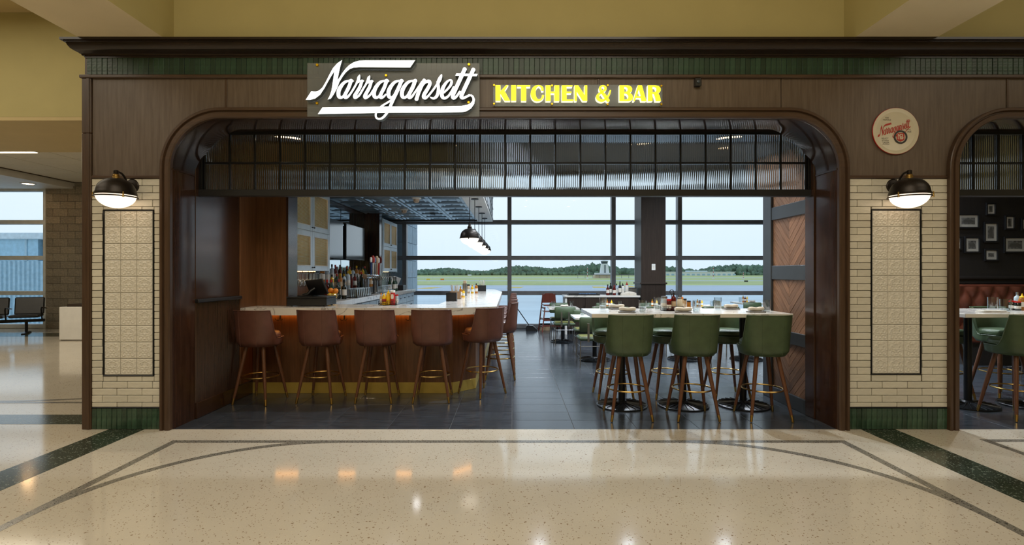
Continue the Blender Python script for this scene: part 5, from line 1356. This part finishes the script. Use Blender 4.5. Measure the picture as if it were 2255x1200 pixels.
# ---- beer taps
tp = thing('beer_tower', 'chrome beer tower with row of branded tap handles on back counter', 'beer tap', (-2.66, 9.66, BT))
MB().lathe([(.075, 0), (.075, .015), (.05, .03), (.048, .32), (.052, .33)], 24, 0, -.32).build('column', 'steel', tp, True)
MB().lathe([(.075, 0), (.075, .015), (.05, .03), (.048, .32), (.052, .33)], 24, 0, .32).build('column', 'steel', tp, True)
MB().tube([(0, -.40, .345), (0, .40, .345)], .045, 18).build('crossbar', 'chrome', tp, True)
hc = ['blue_handle', 'paper_label', 'steel', 'tan_label', 'red_print', 'clear_bottle']
for k in range(6):
    y = -.33+.132*k
    f_ = MB(); f_.tube([(.03, y, .345), (.09, y, .345), (.115, y, .33), (.12, y, .27)], [.012, .012, .011, .009], 10); f_ = f_.build('faucet', 'chrome', tp, True)
    mb = MB(); mb.lathe([(.010, .37), (.014, .40), (.020, .55), (.028, .60)], 12, .09, y); mb.build('tap_handle', hc[k], f_, True)
    mb = MB()
    if k % 2: mb.lathe([(.028, .60), (.036, .63), (.036, .69), (.02, .73), (0, .735)], 14, .09, y)
    else: mb.box(.075, .105, y-.045, y+.045, .60, .70, .015)
    mb.build('handle_badge', ['paper_label', 'red_print', 'blue_handle', 'tan_label', 'paper_label', 'red_bottle'][k], f_, True)
# ---- hanging stemware under both cabinets
wg_ = thing('wine_glass', 'x', 'glass', (0, 0, 0), 0, 'hanging wine glasses')
MB().lathe([(.034, 0), (.034, -.003), (.004, -.008), (.004, -.08), (.012, -.088)], 16).build('stem', 'clear_bottle', wg_, True)
MB().lathe([(.012, -.088), (.034, -.11), (.041, -.14), (.034, -.195)], 18, cap=False).build('glass_bowl', 'tumbler_glass', wg_, True)
KW = Kind(wg_)
for c, x in enumerate((-3.06, -2.97)):
    for k in range(9): KW.put((x, 6.85+.135*k, 1.487), 0, 'wine glass hanging under the nearer brass cabinet, %s on the %s rail' % (ORD[k], 'inner' if c == 0 else 'outer'), 'wine glasses under nearer cabinet, rail %d' % (c+1))
for k in range(7): KW.put((-2.98, 11.7+.17*k, 1.487), 0, 'wine glass hanging under the far brass cabinet, %s from the pier' % ORD[k], 'wine glasses under far cabinet')
# far end of the back counter
for k, (x, y, l) in enumerate(((-2.68, 10.98, 'green wine bottle before the far cabinet, nearest the taps'), (-2.62, 11.12, 'middle green wine bottle before the far cabinet'), (-2.62, 11.30, 'green wine bottle with pale label before the far till'))):
    bottle(l, (x, y+.25, BT), .32, .038, 'green_bottle', 'black_plastic', 'paper_label' if k else 'tan_label', 'wine', 'green bottles at the far cabinet')
t = thing('card_till', 'small black till with white tablet at the window end of back counter', 'till', (-2.72, 12.2, BT))
MB().box(-.12, .16, -.16, .16, 0, .12, .008).build('printer_body', 'black_plastic', t); mb = MB(); mb.box(-.01, .01, -.12, .12, -.10, .10, .004); mb.xf(Matrix.Translation((-.02, -.14, .22)) @ Matrix.Rotation(R(24), 4, 'Y') @ Matrix.Rotation(R(-35), 4, 'Z')); mb.build('tablet', 'white_plastic', t)
MB().tube([(0, -.1, .12), (0, -.12, .2)], .015, 8).build('stand', 'black_metal', t, True)
# ---- caddies along the aisle arm of the bar
def holder(label, x, y, w_, d_, h, m, items, im, ih):
    t = thing('napkin_holder', label, 'holder', (x, y, BT), 0)
    MB().box(-w_/2, w_/2, -d_/2, d_/2, 0, .006).build('base', m, t)
    for a in ((-w_/2, -w_/2+.006, -d_/2, d_/2), (w_/2-.006, w_/2, -d_/2, d_/2), (-w_/2, w_/2, -d_/2, -d_/2+.006), (-w_/2, w_/2, d_/2-.006, d_/2)): MB().box(a[0], a[1], a[2], a[3], 0, h).build('side', m, t)
    if items == 'straws':
        mb = MB()
        for k in range(22): x_, y_ = random.uniform(-w_*.35, w_*.35), random.uniform(-d_*.3, d_*.3); mb.tube([(x_*.7, y_*.7, .006), (x_*1.2, y_*1.2, ih*random.uniform(.9, 1))], .004, 5)
        stuff(mb.build('straw', im, t))
    else:
        MB().box(-w_/2+.01, w_/2-.01, -d_/2+.012, d_/2-.012, .006, ih, .003).build('paper_napkin', im, t)
    return t
holder('black napkin holder at the inner corner of the bar top', -.885, 7.52, .15, .12, .125, 'black_plastic', 'napkins', 'paper_label', .11)
holder('pale wooden box of straws on the aisle arm of the bar', -.90, 8.15, .17, .14, .12, 'box_wood', 'straws', 'paper_label', .23)
holder('black box of wrapped straws at the window end of the bar', -.70, 11.6, .22, .16, .13, 'black_plastic', 'straws', 'paper_label', .25)
holder('steel menu stand on the aisle arm of the bar', -.86, 9.35, .07, .12, .22, 'steel', 'napkins', 'tan_label', .27)
for k, (x, y, h, r, m, c, kd, lab) in enumerate(((-.93, 8.62, .17, .024, 'red_bottle', 'black_plastic', 'liquor', 'dark red sauce bottle by the straw box on the bar'), (-.86, 8.55, .19, .028, 'amber_bottle', 'gold', 'liquor', 'amber sauce bottle by the straw box on the bar'), (-.82, 8.62, .15, .026, 'yellow_plastic', 'gold', 'squeeze', 'yellow mustard bottle by the straw box on the bar'), (-.80, 10.3, .17, .03, 'gold_bottle', 'gold', 'liquor', 'golden bottle past the menu stand on the bar'), (-.72, 10.32, .20, .032, 'amber_bottle', 'black_plastic', 'liquor', 'amber bottle past the menu stand on the bar'), (-.88, 10.34, .18, .03, 'tan_label', 'black_plastic', 'jar', 'tan jar past the menu stand on the bar'))):
    bottle(lab, (x, y, BT), h, r, m, c, 'paper_label', kd)

# ================================================================== ON THE TABLES
def tx(cx, Y): return PX(1100+cx/3.076, Y)
HT = 1.07
FR = [(970, 5.47), (1335, 5.47), (1810, 5.52)]; BR_ = [(700, 5.92), (1070, 5.93), (1478, 5.88)]
for k, (c, y) in enumerate(FR): tumbler('clear tumbler on the near edge of high table, %s from the aisle' % ORD[k], (tx(c, y), y, HT), .135, .040, 'tumblers on the high table')
for k, (c, y) in enumerate(BR_): tumbler('clear tumbler on the far edge of high table, %s from the aisle' % ORD[k], (tx(c, y), y, HT), .145, .041, 'tumblers on the high table')
for c, y, a, lab in ((865, 5.50, 25, 'napkin roll on the near edge of high table, closest to the aisle'), (1243, 5.48, 15, 'napkin roll on the near edge of high table, in the middle'), (1737, 5.52, 5, 'napkin roll on the near edge of high table, by the chevron partition'), (792, 6.0, 20, 'napkin roll on the far edge of high table, closest to the aisle'), (1567, 6.0, -5, 'napkin roll on the far edge of high table, toward the partition')):
    napkin(lab, (tx(c, y), y, HT), R(-a))
cc = tx(1190, 5.78); cy_ = 5.78
caddy('black wire condiment caddy in the middle of the high table', (cc-.04, cy_-.01, HT), .22, .13, .05)
for dx, dy, h, r, m, c, l, kd, lab, nm in ((-.118, .02, .155, .034, 'clear_bottle', 'steel', 'paper_label', 'jar', 'clear glass sugar shaker in the high table caddy', 'sugar_shaker'), (-.082, -.04, .125, .025, 'red_bottle', 'red_plastic', 'paper_label', 'jar', 'red-capped pepper jar in the high table caddy', 'spice_jar'), (-.028, -.03, .20, .027, 'red_bottle', 'black_plastic', 'tan_label', 'liquor', 'dark red steak sauce bottle with ring top in the high table caddy', 'bottle'), (.048, .0, .175, .032, 'tray_cream', 'slate_plate', None, 'squeeze', 'beige squeeze bottle with grey cap on the high table', 'squeeze_bottle'), (.115, .10, .15, .024, 'tan_label', 'orange_peel', 'paper_label', 'liquor', 'slim orange-capped sauce bottle on the high table', 'bottle'), (.145, .12, .13, .024, 'tan_label', 'black_plastic', 'paper_label', 'jar', 'small tan jar beside the beige squeeze bottle', 'spice_jar'), (.175, .06, .11, .022, 'amber_bottle', 'black_plastic', None, 'jar', 'small amber jar beside the beige squeeze bottle', 'spice_jar')):
    bottle(lab, (cc+dx, cy_+dy, HT+.007 if dx < .02 else HT), h, r, m, c, l, kd, 'condiments on the high table', name=nm)
t = thing('caddy_handle', 'black ring handle rising from the high table caddy', 'handle', (cc-.03, cy_+.03, HT)); MB().tube([(0, 0, .006), (0, 0, .19)], .004, 6).build('rod', 'black_metal', t); MB().tube([(.022*math.cos(2*PI*k/18), 0, .212+.022*math.sin(2*PI*k/18)) for k in range(18)], .004, 6, closed=True).build('ring', 'black_metal', t, True)
def setting(x, y, z, nm, n=2, cond=True, rz=0):
    for k in range(n): tumbler('clear tumbler on the %s, %s' % (nm, ['left of the napkin', 'right of the napkin'][k]), (x+(-.20, .20)[k], y+(.05, .05)[k], z), .125, .036, 'tumblers on dining tables')
    napkin('napkin roll on the %s' % nm, (x+.02, y-.12, z), R(10))
    if cond:
        for k, (dx, m, c, h) in enumerate(((-.05, 'amber_bottle', 'gold', .16), (.0, 'red_bottle', 'black_plastic', .14), (.05, 'yellow_plastic', 'yellow_plastic', .15))):
            bottle(['amber', 'dark red', 'yellow'][k]+' condiment bottle on the '+nm, (x+dx, y+.22, z), h, .022, m, c, 'paper_label', 'liquor' if k < 2 else 'squeeze', 'condiments on dining tables')
setting(1.10, 11.1, .75, 'table beside the high chair', 2, False)
setting(2.15, 11.1, .75, 'table before the service station')
setting(3.15, 11.1, .75, 'table before the dark column')
setting(4.15, 11.1, .75, 'table past the dark column')
setting(1.42, 8.85, .75, 'table behind the high table corner', 1, False)
setting(5.95, 12.85, .75, 'window table near the partition', 1)
# second archway table
z = HT
for k, (px, y) in enumerate(((2186, 6.02), (2214, 5.6))): tumbler(['clear tumbler at the back of second archway table', 'clear tumbler at the front of second archway table'][k], (PX(px, y), y, z), .14, .05, 'tumblers in the second archway')
n = thing('folded_napkin', 'folded white cloth napkin lying on the second archway table', 'napkin', (PX(2185, 5.5), 5.5, z), R(-6))
MB().box(-.125, .125, -.07, .07, 0, .012, .005).build('lower_fold', 'napkin', n); MB().box(-.12, .11, -.05, .06, .012, .026, .006).build('upper_fold', 'napkin', n)
n = thing('folded_napkin', 'white cloth napkin beside the jamb on the booth table', 'napkin', (7.78, 7.75, .75), R(20)); MB().box(-.1, .1, -.06, .06, 0, .02, .008).build('lower_fold', 'napkin', n); MB().box(-.09, .08, -.04, .05, .02, .06, .016).build('upper_fold', 'napkin', n)
for k, (px, y, h, r, m, c, kd, lab) in enumerate(((2229, 5.85, .11, .03, 'dark_bottle', 'red_plastic', 'jar', 'red-capped spice jar on the second archway table'), (2241, 5.8, .105, .03, 'dark_bottle', 'red_plastic', 'jar', 'second red-capped spice jar on the second archway table'), (2240, 6.0, .20, .03, 'clear_bottle', 'steel', 'liquor', 'clear bottle behind the red-capped jars'), (2251, 5.85, .19, .035, 'amber_bottle', 'yellow_plastic', 'squeeze', 'amber squeeze bottle beside the red-capped jars'))):
    bottle(lab, (PX(px, y), y, z), h, r, m, c, 'paper_label', kd)
# ================================================================== DINING ROOM PROPS
ss = thing('service_station', 'dark wooden service station with pale top before the windows', 'cabinet', (1.28, 12.35, 0))
W = 1.78
MB().box(.05, W, 0, .55, .08, .90, .004).build('body', 'column_wood', ss); MB().box(.0, .05, 0, .55, 0, .90, .003).build('end_panel', 'white_paint', ss); MB().box(.06, W, .04, .55, 0, .08).build('plinth', 'black_plastic', ss)
for k in range(4): d = MB().box(.07+.425*k, .485+.425*k, -.012, .0, .10, .88, .003).build('door', 'column_wood', ss); MB().box(.45+.425*k, .462+.425*k, -.03, -.012, .55, .7, .002).build('handle', 'black_metal', d)
MB().box(-.02, W+.03, -.03, .57, .90, .945, .004).build('top', 'quartz', ss)
SZ = .945
t = thing('serving_tray', 'black tray on the aisle end of the service station', 'tray', (1.75, 12.6, SZ)); MB().box(-.38, .38, -.2, .2, 0, .012, .004).build('tray_base', 'black_plastic', t)
for a in ((-.38, .38, -.2, -.19), (-.38, .38, .19, .2), (-.38, -.37, -.2, .2), (.37, .38, -.2, .2)): MB().box(a[0], a[1], a[2], a[3], .012, .03).build('tray_rim', 'black_plastic', t)
t = thing('cleaning_cloth', 'crumpled blue cloth lying on the black tray', 'cloth', (1.85, 12.55, SZ+.012))
mb = MB(); vs = []; fs = []
for j in range(9):
    for i in range(13): vs.append((-.2+.4*i/12, -.1+.2*j/8, .012+.018*abs(math.sin(i*1.3+j*.9))))
for j in range(8):
    for i in range(12): a = j*13+i; fs.append((a, a+1, a+14, a+13))
mb.add(vs, fs); mb.build('cloth_sheet', 'blue_cloth', t, True); MB().box(-.2, .2, -.1, .1, 0, .013).build('cloth_underside', 'blue_cloth', t)
sv = [(2.50, .26, .04, 'red_bottle', 'black_plastic', 'wine'), (2.58, .30, .035, 'dark_bottle', 'black_plastic', 'liquor'), (2.66, .24, .04, 'red_bottle', 'red_plastic', 'liquor'), (2.73, .28, .035, 'clear_bottle', 'black_plastic', 'wine'), (2.80, .34, .04, 'dark_bottle', 'steel', 'wine'), (2.88, .30, .045, 'white_plastic', 'black_plastic', 'squeeze'), (2.97, .33, .045, 'white_plastic', 'red_plastic', 'squeeze')]
sl = ['dark red bottle nearest the window mullion on the service station', 'black slim bottle on the service station', 'dark red bottle with red cap on the service station', 'clear bottle with black cap on the service station', 'black bottle with pourer among the service station bottles', 'white spray bottle with black top on the service station', 'white spray bottle with red top on the service station']
for k, (x, h, r, m, c, kd) in enumerate(sv): bottle(sl[k], (x-.14, 12.62+.05*(k % 2), SZ), h, r, m, c, 'paper_label', kd, 'bottles on the service station')
t = thing('storage_bin', 'dark grey bin on the service station against the column', 'bin', (2.95, 12.68, SZ)); MB().prism([(-.10, 0), (.10, 0), (.12, .17), (-.12, .17)], -.07, .07).build('bin_body', 'slate_plate', t); MB().box(-.125, .125, -.075, .075, .165, .18, .004).build('bin_rim', 'black_plastic', t)
t = thing('towel', 'bunched cream towel on the service station top by the column', 'towel', (2.85, 12.45, SZ)); mb = MB(); mb.tube([(-.2, 0, .03), (-.1, .02, .035), (0, -.01, .05), (.1, .01, .04), (.17, 0, .03)], [.028, .035, .05, .042, .028], 10); mb.build('towel_bundle', 'napkin', t, True); MB().box(-.22, .18, -.05, .05, 0, .02, .008).build('towel_base', 'napkin', t)
# high chair
hcx = .97; t = thing('high_chair', 'red-brown wooden high chair standing by the window', 'high chair', (hcx, 13.1, 0), R(8))
for sx in (-1, 1):
    for sy in (-1, 1): MB().tube([(sx*.25, sy*.25, 0), (sx*.155, sy*.13, .96 if sy > 0 else .62)], .019, 4).build('leg', 'high_chair_wood', t)
    for z_, q in ((.13, .225), (.32, .205), (.60, .178)): MB().box(sx*q-.012, sx*q+.012, -.22+.1*z_, .22-.1*z_, z_-.02, z_+.02, .003).build('side_rail', 'high_chair_wood', t)
for z_, q, y_ in ((.30, .21, -.20), (.16, .225, -.225), (.30, .21, .20)): MB().box(-q, q, y_-.01, y_+.01, z_-.02, z_+.02, .003).build('cross_rail', 'high_chair_wood', t)
MB().box(-.17, .17, -.15, .15, .50, .52, .004).build('seat', 'high_chair_wood', t); MB().prism([(-.17, .72), (.17, .72), (.17, .90), (.10, .965), (-.10, .965), (-.17, .90)], .125, .145).build('backrest', 'high_chair_wood', t)
MB().box(-.19, .19, -.20, -.15, .66, .69, .004).build('front_bar', 'high_chair_wood', t)
for sx in (-1, 1): MB().box(sx*.18-.012, sx*.18+.012, -.18, .14, .66, .69, .004).build('arm_rail', 'high_chair_wood', t)
# broom and dustpan
t = thing('dustpan', 'black lobby dustpan with long handle leaning by the window', 'dustpan', (.50, 13.25, 0))
MB().prism([(-.14, 0), (.15, 0), (.15, .03), (.04, .13), (-.12, .14), (-.14, .10)], -.14, .14).build('pan', 'black_plastic', t); MB().tube([(-.05, 0, .12), (-.40, .05, .62)], .012, 8).build('handle', 'black_metal', t, True)
t = thing('floor_broom', 'dark broom head lying beside the dustpan', 'broom', (.86, 13.3, 0)); MB().box(-.14, .14, -.05, .05, .12, .18, .01).build('broom_block', 'black_plastic', t)
mb = MB()
for i in range(14):
    for j in range(4): mb.box(-.135+.02*i, -.120+.02*i, -.045+.024*j, -.03+.024*j, 0, .125)
stuff(mb.build('bristles', 'tan_label', t))
# booth in the second archway
bt = thing('booth_bench', 'red-brown tufted leather booth bench against the dark picture wall', 'bench', (7.35, 8.35, 0))
nU, nV = 130, 26; vs = []; fs = []
for j in range(nV+1):
    for i in range(nU+1):
        u, v = 3.8*i/nU, j/nV; z_ = .50+.76*v
        a = (u/.13+v*3.0); b_ = (u/.13-v*3.0); d = abs(math.sin(PI*a/2))*abs(math.sin(PI*b_/2))
        vs.append((u, .42-.06*d**.6-.03*math.sin(PI*v), z_))
for j in range(nV):
    for i in range(nU): a = j*(nU+1)+i; fs.append((a, a+1, a+nU+2, a+nU+1))
mb = MB(); mb.add(vs, fs); mb.box(0, 3.8, .42, .58, .0, 1.26); bb = mb.build('tufted_back', 'booth_leather', bt, True, 70)
mb = MB(); mb.tube([(0, .46, 1.265), (3.8, .46, 1.265)], .03, 12); mb.build('top_roll', 'booth_leather', bb, True)
for k in range(6): MB().box(.62*k+.01, .62*k+.61, -.12, .42, .36, .50, .03).build('seat_cushion', 'booth_leather', bt, True)
MB().box(0, 3.75, -.08, .45, 0, .36).build('plinth', 'dark_wall', bt)
bmn = MB().lathe([(.012, 0), (.010, .006), (0, .008)], 10).xf(Matrix.Rotation(PI/2, 4, 'X')).mesh('button', ['booth_leather'], True)
for r_ in range(3):
    for k in range(11): link('button', bmn, bb, (.17*2*k+.17*(r_ % 2)+.17, .418, .50+.76*(r_+1)/4))
# picture frames
FRM = [(2110, 2158, 470, 503, 'wide black framed photo with cream mat nearest the jamb, top row', 1), (2172.5, 2195, 446, 474, 'small black framed photo hung highest on the wall', 0), (2168, 2200, 489, 534, 'tall black framed picture of a can in the middle of the wall', 2), (2214, 2237, 474, 506, 'small black framed portrait photo right of the tall can picture', 0), (2250, 2275, 480, 507, 'black framed photo cut by the edge of the view', 0), (2094, 2119, 521, 551, 'black framed photo partly hidden behind the arch casing', 1), (2125, 2160, 521, 557, 'black framed house photo below the wide framed photo', 1), (2212, 2262, 521, 557, 'wide black framed bridge photo at the lower side of the wall', 1), (2169, 2200, 548, 575, 'small black framed photo hung lowest over the booth', 1)]
for a, b, c, d, lab, kd in FRM:
    Y = 8.97; x0, x1, z0, z1 = PX(a, Y), PX(b, Y), PZ(d, Y), PZ(c, Y); w_, h_ = (x1-x0)/2, (z1-z0)/2; f = .028
    t = thing('picture_frame', lab, 'picture', ((x0+x1)/2, 8.998, (z0+z1)/2), 0, 'framed photos over the booth')
    for q in ((-w_, w_, h_-f, h_), (-w_, w_, -h_, -h_+f), (-w_, -w_+f, -h_+f, h_-f), (w_-f, w_, -h_+f, h_-f)): MB().box(q[0], q[1], -.03, 0, q[2], q[3], .003).build('frame_rail', 'black_plastic', t)
    MB().box(-w_+f, w_-f, -.012, 0, -h_+f, h_-f).build('mat_board', 'mat_board', t)
    g = f+.045 if w_ > .12 else f+.03
    ph_ = MB().box(-w_+g, w_-g, -.0135, -.011, -h_+g, h_-g).build('photo_print', 'photo_print', t)
    mb = MB()
    pw_, phh = w_-g, h_-g
    if kd == 0: mb.lathe([(pw_*.5, 0), (pw_*.55, phh*.9), (pw_*.3, phh*1.2)], 8, 0, 0, -phh*.6); mb.v = [(v[0], -.0145-.0002*abs(v[1]), v[2]) for v in mb.v]
    elif kd == 1: mb.prism([(-pw_*.7, -phh*.5), (pw_*.8, -phh*.5), (pw_*.8, phh*.1), (pw_*.3, phh*.5), (-pw_*.2, phh*.15), (-pw_*.7, phh*.2)], -.0145, -.013)
    else: mb.prism([(-pw_*.55, -phh*.8), (pw_*.55, -phh*.8), (pw_*.55, phh*.45), (pw_*.2, phh*.75), (pw_*.2, phh*.9), (-pw_*.2, phh*.9), (-pw_*.2, phh*.75), (-pw_*.55, phh*.45)], -.0145, -.013)
    mb.build('print_motif', 'slate_plate', ph_); MB().box(-w_+f, w_-f, -.018, -.017, -h_+f, h_-f).build('glazing', 'picture_glass', t)
# ================================================================== GATE LOUNGE
bn = thing('airport_bench', 'black leather tandem airport seating beside the gate window', 'bench', (-11.95, 12.6, 0), R(32))
for k in range(3):
    x = -1.30+.65*k
    mb = MB(); mb.box(x-.28, x+.28, -.26, .24, .40, .47, .025); mb.build('seat', 'black_leather', bn, True)
    mb = MB(); mb.box(x-.28, x+.28, -.035, .035, 0, .44, .025); 
    mb.v = [v for v in mb.v]; M2 = Matrix.Translation((0, .27, .45)) @ Matrix.Rotation(R(-12), 4, 'X'); mb.xf(M2); mb.build('backrest', 'black_leather', bn, True)
for k in range(4):
    x = -1.625+.65*k
    MB().tube([(x, .25, .60), (x, -.05, .63), (x, -.24, .64), (x, -.27, .60), (x, -.20, .36)], .016, 8).build('armrest', 'black_metal', bn, True)
MB().box(-1.62, .34, -.05, .05, .28, .35, .008).build('beam', 'black_metal', bn)
for x in (-1.3, .0):
    MB().tube([(x, 0, .30), (x, 0, .03)], .03, 10).build('pedestal', 'black_metal', bn, True); MB().prism([(-.30, 0), (.30, 0), (.26, .025), (.05, .05), (-.05, .05), (-.26, .025)], x-.04, x+.04, axis='x').build('foot', 'black_metal', bn)
t = thing('planter_box', 'low plain off-white box unit standing before the block wall', 'box', (-9.97, 11.27, 0)); MB().box(0, 1.2, 0, .7, .02, .74, .006).build('body', 'white_paint', t); MB().box(.02, 1.18, .02, .68, 0, .02).build('plinth', 'slate_plate', t); MB().box(.1, 1.2, .08, .7, .74, .80, .004).build('dark_top', 'column_wood', t)
t = thing('downlight', 'round recessed downlight in the gate window soffit', 'light', (PX(62, 12.9), 12.9, 3.74)); MB().lathe([(.16, 0), (.16, -.012), (.12, -.014)], 24, cap=False).build('trim_ring', 'white_plastic', t, True); MB().lathe([(.12, -.006), (0, -.006)], 24).build('lens', 'downlight', t)
# ================================================================== RESTAURANT CEILING LIGHTS
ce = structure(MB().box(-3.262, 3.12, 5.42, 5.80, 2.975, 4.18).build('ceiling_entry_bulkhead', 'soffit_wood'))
for k, px in enumerate((632, 1609)):
    x = PX(px, 5.55); t = thing('entry_downlight', ['recessed downlight glowing behind the transom glass on the bar side', 'recessed downlight glowing behind the transom glass on the partition side'][k], 'light', (x, 5.56, 2.975))
    MB().lathe([(.06, 0), (.06, -.008), (.045, -.010)], 24, cap=False).build('trim_ring', 'black_metal', t, True); MB().lathe([(.045, -.004), (0, -.004)], 24).build('lens', 'downlight', t)
    l = bpy.data.lights.new('entry_spot', 'SPOT'); l.energy = 60; l.color = (1, .82, .58); l.spot_size = R(110); l.spot_blend = .8; l.shadow_soft_size = .07
    o = bpy.data.objects.new('entry_spot', l); COL.objects.link(o); o.parent = t; o.location = (0, 0, -.02)
COOL = (.82, .91, 1.0)
for r_, y in enumerate((6.7, 8.4, 10.1)):  # added grid of cool spots, lifts the dining room toward daylight
    for c, x in enumerate((.55, 2.3, 4.2, 6.2)):
        t = thing('dining_fill_downlight', 'added recessed downlight in the dining ceiling, %s row from the entrance, %s from the bar' % (ORD[r_], ORD[c]), 'light', (x, y, 4.2), 0, 'added dining downlights')
        MB().lathe([(.075, 0), (.075, -.008), (.06, -.010)], 16, cap=False).build('trim_ring', 'black_metal', t, True); MB().lathe([(.06, -.003), (0, -.003)], 16).build('lens', 'downlight', t)
        l = bpy.data.lights.new('dining_fill_spot', 'SPOT'); l.energy = 270; l.color = COOL; l.spot_size = R(150); l.spot_blend = .9; l.shadow_soft_size = .06
        o = bpy.data.objects.new('dining_fill_spot', l); COL.objects.link(o); o.parent = t; o.location = (0, 0, -.03)
for k in range(3):
    t = thing('canopy_downlight', ['small recessed light in the tin canopy, nearest the concourse', 'small recessed light in the middle of the tin canopy', 'small recessed light in the tin canopy, nearest the window'][k], 'light', (-1.75, 7.5+1.9*k, CZ))
    MB().lathe([(.06, 0), (.06, -.008), (.05, -.01)], 20, cap=False).build('trim_ring', 'black_metal', t, True); MB().lathe([(.05, -.003), (0, -.003)], 20).build('lens', 'white_plastic', t)
    l = bpy.data.lights.new('canopy_spot', 'SPOT'); l.energy = 45; l.color = (.95, .96, 1.0); l.spot_size = R(140); l.spot_blend = .8; l.shadow_soft_size = .06
    o = bpy.data.objects.new('canopy_spot', l); COL.objects.link(o); o.parent = t; o.location = (0, 0, -.03)
